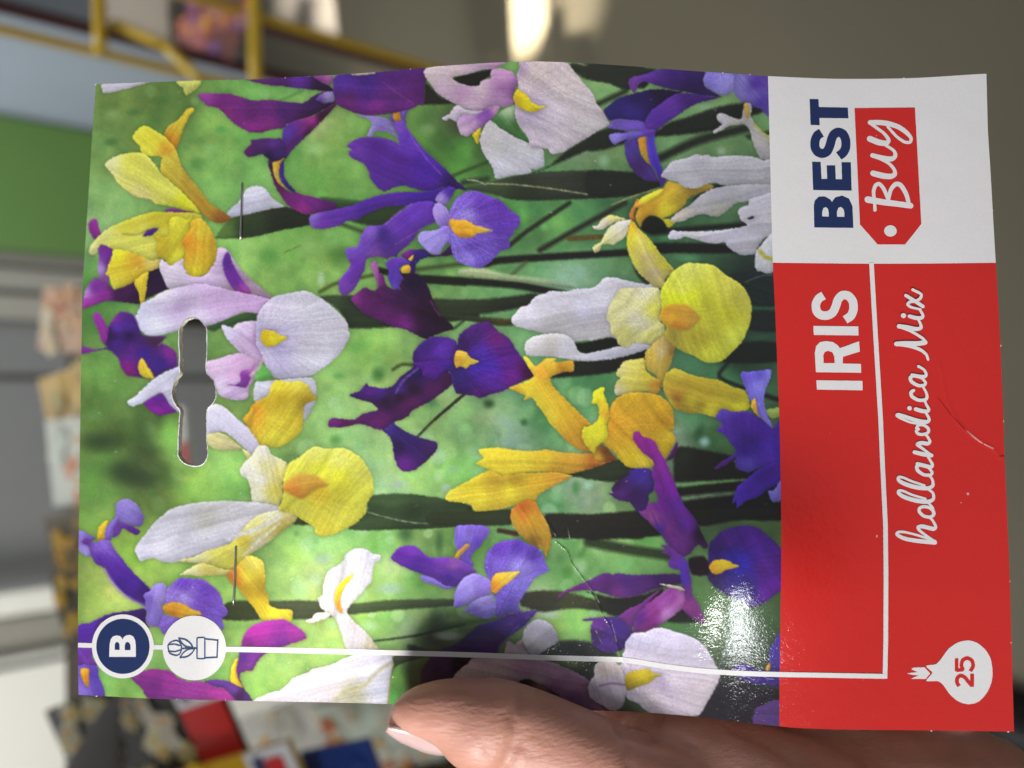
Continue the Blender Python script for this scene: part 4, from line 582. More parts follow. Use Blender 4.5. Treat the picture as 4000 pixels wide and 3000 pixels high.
#PAINT-END
# ------------------------------------------------------------------ small helpers
def mesh_ob(name, verts, faces, mat, parent=None, smooth=True, origin=None):
    """verts are world positions; stored relative to the parent's (or own) origin"""
    me = bpy.data.meshes.new(name); o0 = Vector((0, 0, 0))
    if parent is not None: o0 = ORG[parent.name]
    elif origin is not None: o0 = Vector(origin)
    v = np.asarray(verts, float) - np.array(o0)
    me.from_pydata(v.tolist() if len(v) < 200000 else v.tolist(), [], [tuple(f) for f in faces])
    if mat: me.materials.append(mat)
    if smooth: me.polygons.foreach_set('use_smooth', np.ones(len(me.polygons), bool))
    me.update(); ob = bpy.data.objects.new(name, me); COL.objects.link(ob)
    if parent is not None: ob.parent = parent; ORG[ob.name] = o0
    else: ob.location = o0; ORG[ob.name] = o0
    return ob
ORG = {}
def empty(name, loc, label, cat, group=None):
    o = bpy.data.objects.new(name, None); COL.objects.link(o); o.location = loc; ORG[o.name] = Vector(loc)
    o.empty_display_size = 0.02; tag(o, label, cat, group); return o
def tag(o, label, cat, group=None):
    o['label'] = label; o['category'] = cat
    if group: o['group'] = group
def structure(o): o['kind'] = 'structure'; return o
def mat(name, color=(.5, .5, .5), rough=.5, bump=0, scale=100, mottle=0, coat=0, metal=0, sss=0, hexc=None, coat_rough=.1, spec=.5, detail=3):
    m = bpy.data.materials.new(name); m.use_nodes = True; nt = m.node_tree; b = nt.nodes['Principled BSDF']
    c = tuple(hexlin(hexc)) if hexc else color
    b.inputs['Base Color'].default_value = (*c, 1); b.inputs['Roughness'].default_value = rough; b.inputs['Metallic'].default_value = metal
    b.inputs['Coat Weight'].default_value = coat; b.inputs['Coat Roughness'].default_value = coat_rough; b.inputs['Specular IOR Level'].default_value = spec
    if sss: b.inputs['Subsurface Weight'].default_value = sss; b.inputs['Subsurface Radius'].default_value = (.006, .0025, .0012); b.inputs['Subsurface Scale'].default_value = 1.0
    tc = nt.nodes.new('ShaderNodeTexCoord'); n = nt.nodes.new('ShaderNodeTexNoise'); n.inputs['Scale'].default_value = scale; n.inputs['Detail'].default_value = detail
    nt.links.new(tc.outputs['Object'], n.inputs['Vector'])
    if mottle:
        mx = nt.nodes.new('ShaderNodeMix'); mx.data_type = 'RGBA'
        mx.inputs['A'].default_value = (*[v * (1 - mottle) for v in c], 1); mx.inputs['B'].default_value = (*[min(1, v * (1 + mottle)) for v in c], 1)
        nt.links.new(n.outputs['Fac'], mx.inputs['Factor']); nt.links.new(mx.outputs['Result'], b.inputs['Base Color'])
    if bump:
        bp = nt.nodes.new('ShaderNodeBump'); bp.inputs['Strength'].default_value = 1; bp.inputs['Distance'].default_value = bump
        nt.links.new(n.outputs['Fac'], bp.inputs['Height']); nt.links.new(bp.outputs['Normal'], b.inputs['Normal'])
        if coat: nt.links.new(bp.outputs['Normal'], b.inputs['Coat Normal'])
    return m
def sstep(a, b, x):
    t = np.clip((x - a) / (b - a), 0, 1); return t * t * (3 - 2 * t)
def poly_dist(p, x, y):
    d = np.full(np.shape(x), 1e9)
    for i in range(len(p) - 1):
        ax, ay = p[i]; vx, vy = p[i + 1][0] - ax, p[i + 1][1] - ay
        t = np.clip(((x - ax) * vx + (y - ay) * vy) / (vx * vx + vy * vy), 0, 1)
        d = np.minimum(d, np.hypot(x - ax - t * vx, y - ay - t * vy))
    return d

# ------------------------------------------------------------------ the package card: a gently bent sheet
CREASE = [px_pts('S', '1160,20 1290,240 1300,310 1430,420 1480,550 1630,750 1700,880 1810,1100 1900,1250 1980,1480 2010,1560 2100,1680 2180,1900'),
          np.array([[3669, 1420], [3700, 1570], [3735, 1640], [3780, 1690], [3881, 1755], [3915, 1790]], float),
          px_pts('O', '560,650 640,780 690,930'), px_pts('O', '330,-100 345,180 440,340')]
CDEPTH = (0.00010, 0.00010, 0.00006, 0.00006)
def depth(x, y):
    x = np.asarray(x, float); y = np.asarray(y, float)
    inv = (1 + 0.037 * (x - 2100) / 1750 + 0.025 * (y - 1550) / 1230) / 0.157
    v = np.clip((y - 300) / 2480, -.1, 1.1)
    g = np.where(x < 2080, np.exp(-((x - 2080) / 720) ** 2), np.exp(-((x - 2080) / 520) ** 2))
    near = 0.0090 * g * np.clip(1 - v, 0, 1.1) ** 1.3 - 0.0015 * g * np.clip(v, 0, 1.1)
    near = near - 0.0017 * np.exp(-((x - 3400) / 260) ** 2) * np.clip(1 - v, 0, 1.1)
    near = near + 0.0034 * sstep(2420, 2860, x) * sstep(1500, 2350, y) * (1 - .75 * sstep(2880, 3961, x)) + 0.0053 * np.exp(-((x - 2910) / 330) ** 2 - ((y - 2170) / 330) ** 2)
    near = near + 0.0010 * np.sin(x / 410) * np.sin(y / 520 + 1)
    for c, h in zip(CREASE, CDEPTH):
        x0, y0 = c.min(0) - 60; x1, y1 = c.max(0) + 60
        m = (x > x0) & (x < x1) & (y > y0) & (y < y1)
        if np.any(m):
            d = poly_dist(c, x, y) if np.ndim(x) == 0 else np.where(m, 0, 1e9)
            if np.ndim(x): d[m] = poly_dist(c, x[m], y[m])
            near = near + h * np.exp(-(d / 5.0) ** 2)
    return 1 / inv - near
CAMB = np.array([RIGHT, UP, -FWD])
def surf(x, y, off=0.0):
    x = np.asarray(x, float); y = np.asarray(y, float); d = depth(x, y) - off
    if off < -.0003:                                                  # deeper layers lie straight behind the face, not along the view rays
        return surf(x, y, 0.0) + np.array(FWD) * -off
    loc = np.stack([(x - 2000) / FPX * d, -(y - 1500) / FPX * d, -d], -1)
    return loc @ CAMB + np.array(CAM_LOC)
EDGE_TOP = np.array([[375, 329], [399, 328], [785, 314], [975, 310], [1400, 287], [1700, 260], [1902, 246], [2083, 240], [2170, 242], [2242, 244], [2500, 261], [2607, 270], [2824, 285], [3000, 297], [3226, 307], [3407, 308], [3588, 304], [3832, 289], [3853, 292]], float)
EDGE_BOT = np.array([[307, 2714], [662, 2732], [983, 2738], [1289, 2744], [1546, 2751], [1900, 2762], [2257, 2774], [2496, 2781], [2719, 2800], [3050, 2838], [3249, 2849], [3600, 2853], [3961, 2858]], float)
EDGE_L = np.array([[375, 329], [361, 512], [346, 753], [330, 1000], [322, 1120], [317, 1391], [313, 1663], [309, 2000], [305, 2241], [304, 2542], [307, 2714]], float)
EDGE_R = np.array([[3853, 292], [3859, 516], [3868, 652], [3877, 810], [3885, 950], [3890, 1029], [3904, 1262], [3920, 1650], [3922, 1758], [3933, 1984], [3945, 2278], [3961, 2858]], float)
EDGE_M = np.array([[3000, 297], [3008, 620], [3016, 950], [3018, 1008], [3029, 1239], [3045, 1650], [3047, 1735], [3052, 2052], [3051, 2250], [3045, 2657], [3044, 2838]], float)
def along_y(e, t):                                     # x,y on a vertical edge at fraction t of its height
    y = e[0, 1] + (e[-1, 1] - e[0, 1]) * t; return np.interp(y, e[:, 1], e[:, 0]), y
def along_x(e, x): return np.interp(x, e[:, 0], e[:, 1])
SMT = smooth_open(EDGE_TOP, 8); SMB = smooth_open(EDGE_BOT, 8)
def patch(e0, e1, nu, nv):
    """print-space grid between two vertical edges, following the wavy top and bottom edges"""
    u = np.linspace(0, 1, nu)[None, :]; v = np.linspace(0, 1, nv)[:, None]
    x0, _ = along_y(e0, v); x1, _ = along_y(e1, v); X = x0 + (x1 - x0) * u
    xt0, xb0 = e0[0, 0], e0[-1, 0]; xt1, xb1 = e1[0, 0], e1[-1, 0]
    yt = along_x(SMT, xt0 + (xt1 - xt0) * u); yb = along_x(SMB, xb0 + (xb1 - xb0) * u)
    return X, yt + (yb - yt) * v + 0 * X
def grid_faces(nu, nv, flip=False):
    i = np.arange(nu * nv).reshape(nv, nu)
    f = np.stack([i[:-1, :-1], i[1:, :-1], i[1:, 1:], i[:-1, 1:]], -1).reshape(-1, 4)
    return f[:, ::-1] if flip else f
HOLE = np.vstack([px_pts('B', '1105,1340 1140,1270 1200,1228 1260,1220 1320,1240 1370,1290 1403,1340 1405,1500 1402,1659'),
                  px_pts('C', '1396,80 1405,160 1440,200 1480,240 1500,320 1503,420 1460,500 1408,560 1405,700 1402,850 1410,950 1415,1030 1398,1100 1350,1152 1280,1168 1190,1150 1130,1110 1097,1060 1092,1000 1096,850 1104,700 1110,570 1062,500 1028,420 1028,320 1060,232 1108,165 1105,90 1108,0'),
                  px_pts('B', '1100,1500')])
HOLE_S = smooth_closed(HOLE, 6)

def fast_grid(name, X, Y, off, material, parent, keep=None, colors=None, flip=False):
    nv, nu = X.shape; P = surf(X, Y, off).reshape(-1, 3) - np.array(ORG[parent.name]); F = grid_faces(nu, nv, flip)
    if keep is not None: F = F[keep(X.reshape(-1)[F].mean(1), Y.reshape(-1)[F].mean(1))]
    me = bpy.data.meshes.new(name)
    me.vertices.add(len(P)); me.vertices.foreach_set('co', P.reshape(-1).astype(np.float32))
    me.loops.add(len(F) * 4); me.loops.foreach_set('vertex_index', F.reshape(-1).astype(np.int32))
    me.polygons.add(len(F)); me.polygons.foreach_set('loop_start', (np.arange(len(F)) * 4).astype(np.int32))
    me.polygons.foreach_set('use_smooth', np.ones(len(F), bool))
    me.update(calc_edges=True); me.validate()
    me.materials.append(material)
    if colors is not None:
        a = me.color_attributes.new('ink', 'FLOAT_COLOR', 'POINT')
        a.data.foreach_set('color', np.hstack([colors, np.ones((len(colors), 1))]).astype(np.float32).reshape(-1))
    ob = bpy.data.objects.new(name, me); COL.objects.link(ob); ob.parent = parent; ORG[ob.name] = ORG[parent.name]
    return ob
def in_poly(p, x, y):
    inside = np.zeros(x.shape, bool)
    for i in range(len(p)):
        ax, ay = p[i]; bx, by = p[(i + 1) % len(p)]
        if ay != by: inside ^= ((ay > y) != (by > y)) & (x < (bx - ax) * (y - ay) / (by - ay) + ax)
    return inside
def outside_hole(x, y):
    m = (x > HOLE_S[:, 0].min()) & (x < HOLE_S[:, 0].max()) & (y > HOLE_S[:, 1].min()) & (y < HOLE_S[:, 1].max())
    k = np.ones(x.shape, bool); k[m] = ~in_poly(HOLE_S, x[m], y[m]); return k

def coated(name, ink=None, rough=.42, coat=1.0, coat_rough=.12, bump=.00007, hexc=None, glitter=.6, specks=0):
    """laminated print: ink under a clear film with a fine orange-peel grain"""
    m = bpy.data.materials.new(name); m.use_nodes = True; nt = m.node_tree; b = nt.nodes['Principled BSDF']
    if ink:
        a = nt.nodes.new('ShaderNodeVertexColor'); a.layer_name = ink; base = a.outputs['Color']
    else:
        r = nt.nodes.new('ShaderNodeRGB'); r.outputs[0].default_value = (*hexlin(hexc), 1); base = r.outputs[0]
    tc = nt.nodes.new('ShaderNodeTexCoord')
    def noise(scale, detail=2, rough=.6):
        n = nt.nodes.new('ShaderNodeTexNoise'); n.inputs['Scale'].default_value = scale; n.inputs['Detail'].default_value = detail
        n.inputs['Roughness'].default_value = rough; nt.links.new(tc.outputs['Object'], n.inputs['Vector']); return n.outputs['Fac']
    fine = noise(2600, 2); grain = noise(900, 3); big = noise(60, 4)
    mr = nt.nodes.new('ShaderNodeMapRange'); mr.inputs['To Min'].default_value = .93; mr.inputs['To Max'].default_value = 1.07
    nt.links.new(fine, mr.inputs['Value'])
    mx = nt.nodes.new('ShaderNodeMix'); mx.data_type = 'RGBA'; mx.blend_type = 'MULTIPLY'; mx.inputs['Factor'].default_value = 1
    nt.links.new(base, mx.inputs['A']); nt.links.new(mr.outputs['Result'], mx.inputs['B']); nt.links.new(mx.outputs['Result'], b.inputs['Base Color'])
    if specks:                                                        # paper dust and pin-point scuffs in the ink
        v = nt.nodes.new('ShaderNodeTexVoronoi'); v.inputs['Scale'].default_value = 210; nt.links.new(tc.outputs['Object'], v.inputs['Vector'])
        lt = nt.nodes.new('ShaderNodeMath'); lt.operation = 'LESS_THAN'; lt.inputs[1].default_value = .055; nt.links.new(v.outputs['Distance'], lt.inputs[0])
        gt = nt.nodes.new('ShaderNodeMath'); gt.operation = 'GREATER_THAN'; gt.inputs[1].default_value = .55; nt.links.new(noise(130, 1), gt.inputs[0])
        mu = nt.nodes.new('ShaderNodeMath'); mu.operation = 'MULTIPLY'; nt.links.new(lt.outputs[0], mu.inputs[0]); nt.links.new(gt.outputs[0], mu.inputs[1])
        ms = nt.nodes.new('ShaderNodeMath'); ms.operation = 'MULTIPLY'; ms.inputs[1].default_value = specks; nt.links.new(mu.outputs[0], ms.inputs[0])
        m2 = nt.nodes.new('ShaderNodeMix'); m2.data_type = 'RGBA'; m2.inputs['B'].default_value = (.75, .6, .55, 1)
        nt.links.new(ms.outputs[0], m2.inputs['Factor']); nt.links.new(mx.outputs['Result'], m2.inputs['A']); nt.links.new(m2.outputs['Result'], b.inputs['Base Color'])
    b.inputs['Roughness'].default_value = rough; b.inputs['Specular IOR Level'].default_value = .1
    b.inputs['Coat Weight'].default_value = coat; b.inputs['Coat Roughness'].default_value = coat_rough; b.inputs['Coat IOR'].default_value = 1.65
    add = nt.nodes.new('ShaderNodeMath'); add.operation = 'MULTIPLY_ADD'; add.inputs[1].default_value = glitter
    nt.links.new(fine, add.inputs[0]); nt.links.new(grain, add.inputs[2])
    bp = nt.nodes.new('ShaderNodeBump'); bp.inputs['Strength'].default_value = 1; bp.inputs['Distance'].default_value = bump
    nt.links.new(add.outputs[0], bp.inputs['Height'])
    bp2 = nt.nodes.new('ShaderNodeBump'); bp2.inputs['Strength'].default_value = 1; bp2.inputs['Distance'].default_value = .00025
    nt.links.new(big, bp2.inputs['Height']); nt.links.new(bp2.outputs['Normal'], bp.inputs['Normal'])
    nt.links.new(bp.outputs['Normal'], b.inputs['Coat Normal']); nt.links.new(bp2.outputs['Normal'], b.inputs['Normal'])
    return m

pack = empty('bulb_package', tuple(at(2100, 1550, 0.157)), 'iris bulb package card with flower photo and red and white label held in hand', 'package')
M_PAPER = mat('paper_white', hexc='e6e4e6', rough=.5, mottle=.03, scale=900)
M_PLY = mat('cut_board', hexc='f0e4d0', rough=.85, mottle=.28, scale=1500, bump=.0002)
M_PRINT = coated('printed_photo_ink', ink='ink')
M_RED = coated('red_ink', hexc='d0241e', coat=1.0, coat_rough=.13, bump=.00009, specks=.6)
M_WHITE = coated('white_ink', hexc='e6e3e2', coat=.5, coat_rough=.3, bump=.000012)
M_NAVY = coated('navy_ink', hexc='1f2f5c', coat=.6, coat_rough=.25)
M_NAVYLINE = coated('slate_ink', hexc='3a5078', coat=.6, coat_rough=.25)

# --- printed photograph
paint_photo()
NU, NV = 880, 800
X, Y = patch(EDGE_L, EDGE_M, NU, NV)
fx = np.clip((X - PX0) * PS, 0, BW - 1.01); fy = np.clip((Y - PY0) * PS, 0, BH - 1.01)
ix, iy = fx.astype(int), fy.astype(int); ax_, ay_ = (fx - ix)[..., None], (fy - iy)[..., None]
C = (BUF[iy, ix] * (1 - ax_) + BUF[iy, ix + 1] * ax_) * (1 - ay_) + (BUF[iy + 1, ix] * (1 - ax_) + BUF[iy + 1, ix + 1] * ax_) * ay_
INK = np.where(C <= .04045, C / 12.92, ((C + .055) / 1.055) ** 2.4)
fade = 1 + .38 * sstep(1150, 320, Y) * sstep(900, 2300, X)      # tracing correction: that corner was read from a dimmer part of the picture
INK = np.clip(INK * fade[..., None], 0, .92).reshape(-1, 3)
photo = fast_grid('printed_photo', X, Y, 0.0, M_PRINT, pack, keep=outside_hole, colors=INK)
photo['label'] = 'printed photograph of purple, white and yellow irises'
# --- plain white panel and red panel
def split(e0, e1, t): return e0 + (e1 - e0) * t
XW, YW = patch(EDGE_M, EDGE_R, 150, 420)
ysplit = 1026.0
def sub_grid(name, m, keep, off=0.0): return fast_grid(name, XW, YW, off, m, pack, keep=keep)
# re-space rows so one row falls exactly on the colour boundary
tb = (ysplit - 297) / (2845 - 297); rows = np.concatenate([np.linspace(0, tb, 110), np.linspace(tb, 1, 260)[1:]])
u = np.linspace(0, 1, 150)[None, :]; v = rows[:, None]
x0, _ = along_y(EDGE_M, v); x1, _ = along_y(EDGE_R, v); XW = x0 + (x1 - x0) * u
yt = along_x(SMT, 3000 + 853 * u); yb = along_x(SMB, 3044 + 917 * u)
yy_top = yt + (ysplit + 4 * np.sin(u * 3.1) - yt) * np.clip(v / tb, 0, 1); yy_bot = ysplit + 4 * np.sin(u * 3.1) + (yb - ysplit - 4 * np.sin(u * 3.1)) * np.clip((v - tb) / (1 - tb), 0, 1)
YW = np.where(v <= tb, yy_top, yy_bot)
fast_grid('white_panel', XW[:110], YW[:110], 0.0, M_WHITE, pack)
red_panel = fast_grid('red_panel', XW[109:], YW[109:], 0.0, M_RED, pack); red_panel['label'] = 'red label panel with a bent crease near the edge'
# --- board behind the print: back face, outer rim, slot rim
THICK = 0.0016
XB, YB = patch(EDGE_L, EDGE_R, 260, 200)
tg_ = np.roll(HOLE_S, -1, 0) - np.roll(HOLE_S, 1, 0); WIDE_HOLE = HOLE_S + 13 * np.stack([tg_[:, 1], -tg_[:, 0]], 1) / np.linalg.norm(tg_, axis=1)[:, None]
back = fast_grid('backing_board', XB, YB, -THICK, M_PAPER, pack, keep=lambda x, y: ~in_poly(WIDE_HOLE, x, y), flip=True)
def rim(name, loop, m, d0, d1, closed=True, jag=0.0, rows=2):
    n = len(loop); rr = random.Random(3); V = []; F = []
    for k in range(rows):
        off = d0 + (d1 - d0) * k / (rows - 1)
        q = loop + (np.array([[rr.uniform(-jag, jag), rr.uniform(-jag, jag)] for _ in range(n)]) if 0 < k else 0)
        V.append(surf(q[:, 0], q[:, 1], off))
    for k in range(rows - 1):
        for i in range(n if closed else n - 1): j = (i + 1) % n; F.append((k * n + i, k * n + j, (k + 1) * n + j, (k + 1) * n + i))
    return mesh_ob(name, np.vstack(V), F, m, pack)
tt = np.linspace(0, 1, 240)[:, None]
lx, ly = along_y(EDGE_L, np.linspace(0, 1, 120)); rx, ry = along_y(EDGE_R, np.linspace(0, 1, 120))
outer = np.vstack([SMT, np.stack([rx, ry], 1)[1:], SMB[::-1][1:], np.stack([lx, ly], 1)[::-1][1:-1]])
rim('card_edge', outer, M_PAPER, 0.0, -THICK)
rim('slot_edge', HOLE_S, M_PLY, 0.00002, -THICK * 1.2, jag=2.2, rows=6)
# torn paper lip round the slot
cen = HOLE_S.mean(0); rr = random.Random(8); n = len(HOLE_S)
tan = np.roll(HOLE_S, -1, 0) - np.roll(HOLE_S, 1, 0); nor = np.stack([tan[:, 1], -tan[:, 0]], 1); nor /= np.linalg.norm(nor, axis=1)[:, None]
wl = np.array([rr.uniform(.0, 2.6) for _ in range(n)]); wl = (wl + np.roll(wl, 1)) / 2
outl = HOLE_S + nor * wl[:, None]; inl = HOLE_S - nor * np.array([rr.uniform(.5, 3) for _ in range(n)])[:, None]
mesh_ob('torn_paper_lip', np.vstack([surf(outl[:, 0], outl[:, 1], .00005), surf(inl[:, 0], inl[:, 1], .00016)]),
        [(i, (i + 1) % n, n + (i + 1) % n, n + i) for i in range(n)], M_PAPER, pack)
# --- paper nibs left by the perforation
for i, (nx, ny) in enumerate([(758, 314), (890, 311), (1114, 304), (1603, 270), (1712, 261), (2824, 284), (2930, 291), (3532, 304), (375, 2719), (690, 2731), (881, 2735), (3878, 822), (3911, 1350), (3921, 1645), (3946, 2270), (3950, 2510), (3640, 2855), (3940, 2858)]):
    bm = bmesh.new(); bmesh.ops.create_icosphere(bm, subdivisions=2, radius=1.0); r2 = random.Random(i)
    base = surf(np.array([nx]), np.array([ny]), -.0004)[0]
    vs = [base + np.array(RIGHT) * v.co.x * r2.uniform(.00009, .0002) + np.array(UP) * v.co.y * r2.uniform(.0001, .0003) - np.array(FWD) * v.co.z * .0005 for v in bm.verts]
    mesh_ob('perforation_nib', vs, [[v.index for v in f.verts] for f in bm.faces], M_PAPER, pack); bm.free()
# --- wire staples
M_STEEL = mat('staple_steel', color=(.62, .60, .57), rough=.28, metal=1, bump=.00002, scale=3000)
def tube_mesh(P, r, seg=10):
    P = [Vector(p) for p in P]; V = []; F = []; r = r if hasattr(r, '__len__') else [r] * len(P); up = Vector((.3, .5, .8))
    for i, p in enumerate(P):
        t = (P[min(i + 1, len(P) - 1)] - P[max(i - 1, 0)]).normalized(); a = t.cross(up).normalized(); b = t.cross(a)
        for k in range(seg):
            q = 2 * math.pi * k / seg; V.append(p + (a * math.cos(q) + b * math.sin(q)) * r[i])
    for i in range(len(P) - 1):
        for k in range(seg): F.append((i * seg + k, i * seg + (k + 1) % seg, (i + 1) * seg + (k + 1) % seg, (i + 1) * seg + k))
    F.append(tuple(range(seg))[::-1]); F.append(tuple(range((len(P) - 1) * seg, len(P) * seg)))
    return V, F
for (ax, ay, bx, by) in ((946, 722, 940, 936), (921, 2141, 912, 2360)):
    ts = np.linspace(0, 1, 15); P = [surf(ax, ay, -.0008)] + [surf(ax + (bx - ax) * t, ay + (by - ay) * t, .00022 + .00012 * math.sin(math.pi * t)) for t in ts] + [surf(bx, by, -.0008)]
    V, F = tube_mesh(P, .00024); mesh_ob('staple', [tuple(v) for v in V], F, M_STEEL, pack)
# ------------------------------------------------------------------ printed graphics, laid on the card as thin ink layers
def fill(name, loops, m, off, parent=None, smooth=(), step=22):
    """filled outline (even-odd loops in print space) tessellated finely enough to follow the bend"""
    loops = [smooth_closed(l, 5) if smooth is True or (smooth and i in smooth) else np.asarray(l, float) for i, l in enumerate(loops)]
    V = []; E = []
    for l in loops:
        out = []
        for i in range(len(l)):
            a, b = l[i], l[(i + 1) % len(l)]; k = max(1, int(np.hypot(*(b - a)) / step))
            out += [a + (b - a) * j / k for j in range(k)]
        s = len(V); V += [Vector(p) for p in out]; E += [(s + i, s + (i + 1) % len(out)) for i in range(len(out))]
    allp = np.vstack(loops); x0, y0 = allp.min(0); x1, y1 = allp.max(0)
    gx, gy = np.meshgrid(np.arange(x0 + step / 2, x1, step), np.arange(y0 + step / 2, y1, step)); gx = gx.ravel(); gy = gy.ravel()
    ins = np.zeros(gx.shape, bool)
    for l in loops: ins ^= in_poly(l, gx, gy)
    V += [Vector((a, b)) for a, b, k in zip(gx, gy, ins) if k]
    vo, eo, fo, *_ = delaunay_2d_cdt(V, E, [], 0, 1e-4)
    vo = np.array([tuple(p) for p in vo]); fo = np.array([f for f in fo if len(f) == 3])
    c = vo[fo].mean(1); ins = np.zeros(len(c), bool)
    for l in loops: ins ^= in_poly(l, c[:, 0], c[:, 1])
    fo = fo[ins]; a = vo[fo]; area2 = (a[:, 1, 0] - a[:, 0, 0]) * (a[:, 2, 1] - a[:, 0, 1]) - (a[:, 1, 1] - a[:, 0, 1]) * (a[:, 2, 0] - a[:, 0, 0])
    fo[area2 > 0] = fo[area2 > 0][:, ::-1]
    return mesh_ob(name, surf(vo[:, 0], vo[:, 1], off), fo.tolist(), m, parent or pack, smooth=False)
def pen(name, strokes, m, off, parent=None, n=7):
    """brush or pen lettering: strokes = (tile, 'x,y ...', [widths]); one mesh for the word or letter"""
    V = []; F = []; lift = 0
    for t, text, w in strokes:
        k = tile(t)[2]; p = px_pts(t, text); w = np.array(w if hasattr(w, '__len__') else [w], float) / k * (1.12 if t in 'WY' else 1.0)
        if len(p) > 2: q = smooth_open(p, n)
        else: q = p[0] + (p[1] - p[0]) * np.linspace(0, 1, 12)[:, None]
        wi = np.interp(np.linspace(0, 1, len(q)), np.linspace(0, 1, len(w)) if len(w) > 1 else [0, 1], w if len(w) > 1 else [w[0]] * 2) / 2
        tn = np.gradient(q, axis=0); tn /= np.linalg.norm(tn, axis=1)[:, None] + 1e-9; nn = np.stack([-tn[:, 1], tn[:, 0]], 1)
        L = [q[0] - tn[0] * wi[0] * math.sin(a) + nn[0] * wi[0] * math.cos(a) for a in (1.35, .9, .45)] if len(t) else []
        Lp = []; Rp = []
        for a in (1.5, 1.1, .7, .35): Lp.append(q[0] - tn[0] * wi[0] * math.sin(a) + nn[0] * wi[0] * math.cos(a)); Rp.append(q[0] - tn[0] * wi[0] * math.sin(a) - nn[0] * wi[0] * math.cos(a))
        for i in range(len(q)): Lp.append(q[i] + nn[i] * wi[i]); Rp.append(q[i] - nn[i] * wi[i])
        for a in (.35, .7, 1.1, 1.5): Lp.append(q[-1] + tn[-1] * wi[-1] * math.sin(a) + nn[-1] * wi[-1] * math.cos(a)); Rp.append(q[-1] + tn[-1] * wi[-1] * math.sin(a) - nn[-1] * wi[-1] * math.cos(a))
        Lp = np.array(Lp); Rp = np.array(Rp); s = len(V); nq = len(Lp)
        lifts = off + (lift + np.arange(nq) * .25) * 1e-7 * 8; lift += nq * .25
        for i in range(nq):
            V.append(surf(Lp[i, 0], Lp[i, 1], lifts[i])); V.append(surf(Rp[i, 0], Rp[i, 1], lifts[i]))
        for i in range(nq - 1): F.append((s + 2 * i, s + 2 * i + 2, s + 2 * i + 3, s + 2 * i + 1))
    return mesh_ob(name, np.array(V), F, m, parent or pack)
def flat_pen(name, strokes, m, off, parent=None):
    """letter strokes with square ends"""
    V = []; F = []; lift = 0
    for t, text, w in strokes:
        q = px_pts(t, text); q = smooth_open(q, 8) if len(q) > 2 else q[0] + (q[1] - q[0]) * np.linspace(0, 1, 8)[:, None]
        tn = np.gradient(q, axis=0); tn /= np.linalg.norm(tn, axis=1)[:, None]; nn = np.stack([-tn[:, 1], tn[:, 0]], 1) * w / tile(t)[2] / 2
        s = len(V)
        for i in range(len(q)):
            for k in (1, .33, -.33, -1): p = q[i] + nn[i] * k; V.append(surf(p[0], p[1], off + lift * 2e-6))
        for i in range(len(q) - 1):
            for k in range(3): F.append((s + 4 * i + k, s + 4 * i + 4 + k, s + 4 * i + 5 + k, s + 4 * i + 1 + k))
        lift += 1
    return mesh_ob(name, np.array(V), F, m, parent or pack)
def disc(cx, cy, rx, ry, n=72):
    a = np.linspace(0, 2 * math.pi, n, endpoint=False); return np.stack([cx + rx * np.cos(a), cy + ry * np.sin(a)], 1)
O1, O2, O3, O4 = .00005, .00008, .00011, .00014
# frame line
pen('frame_line', [('0', ' '.join('%f,%f' % (x / 1.8083, y / 1.8083) for x, y in [(880, 2536.5), (1000, 2538), (1362, 2546), (1800, 2557), (2098, 2568), (2315, 2574), (2445, 2579), (2589, 2602), (2748, 2621), (2915, 2631), (3100, 2636), (3200, 2637.5), (3456, 2642)]), [20.5 / 1.8083, 20.5 / 1.8083, 19 / 1.8083])], M_WHITE, O1, n=16)
def bar(name, pts, w, m, off):
    p = np.array(pts, float); t = np.gradient(p, axis=0); t /= np.linalg.norm(t, axis=1)[:, None]; nn = np.stack([-t[:, 1], t[:, 0]], 1) * w / 2
    return fill(name, [np.vstack([p + nn, (p - nn)[::-1]])], m, off)
bar('frame_line', [(3457, 2651), (3460, 2500), (3461, 2250), (3459, 2052), (3448, 1826), (3440, 1640), (3420, 1307), (3404, 1026)], 18, M_WHITE, O1 + 1e-5)
bar('frame_line', [(305, 2520), (372, 2522)], 18, M_WHITE, O1); bar('frame_line', [(590, 2528), (650, 2529)], 18, M_WHITE, O1)
# round badges
fill('letter_badge', [disc(480, 2525, 121, 125)], M_WHITE, O2)
fill('badge_face', [disc(480, 2525, 104, 107.5)], M_NAVY, O3)
fill('letter_b', [px_pts('I', '350,735 352,660 356,590 368,545 390,515 430,503 465,510 485,528 495,548 508,522 535,503 575,497 610,515 630,555 637,610 637,735'),
                  px_pts('I', '410,660 410,600 420,580 436,574 452,582 462,605 462,660'), px_pts('I', '518,663 518,610 528,582 548,573 568,584 580,610 580,663')], M_WHITE, O4)
fill('pot_badge', [disc(759, 2531, 124, 126.5)], M_WHITE, O2)
pen('pot_icon', [('I', '1312,527 1370,527 1382,542 1382,640 1382,742 1370,754 1308,754 1298,740 1298,640 1298,542 1312,527', 15), ('I', '1384,542 1522,556', 15), ('I', '1522,552 1514,742', 15), ('I', '1516,740 1382,746', 15),
                 ('I', '1296,642 1200,642 1128,646', 17), ('I', '985,640 988,605 1012,580 1050,563 1088,562 1118,590 1130,640 1116,696 1084,720 1040,714 1002,694 985,640', 14),
                 ('I', '986,606 1050,600 1112,614', 13), ('I', '990,676 1060,680 1120,662', 13), ('I', '1100,536 1170,550 1226,590 1252,638', 14), ('I', '1252,638 1180,626 1134,590 1100,536', 13),
                 ('I', '1114,744 1180,738 1240,700 1274,646', 14), ('I', '1274,646 1204,656 1150,694 1114,744', 13)], M_NAVYLINE, O3)
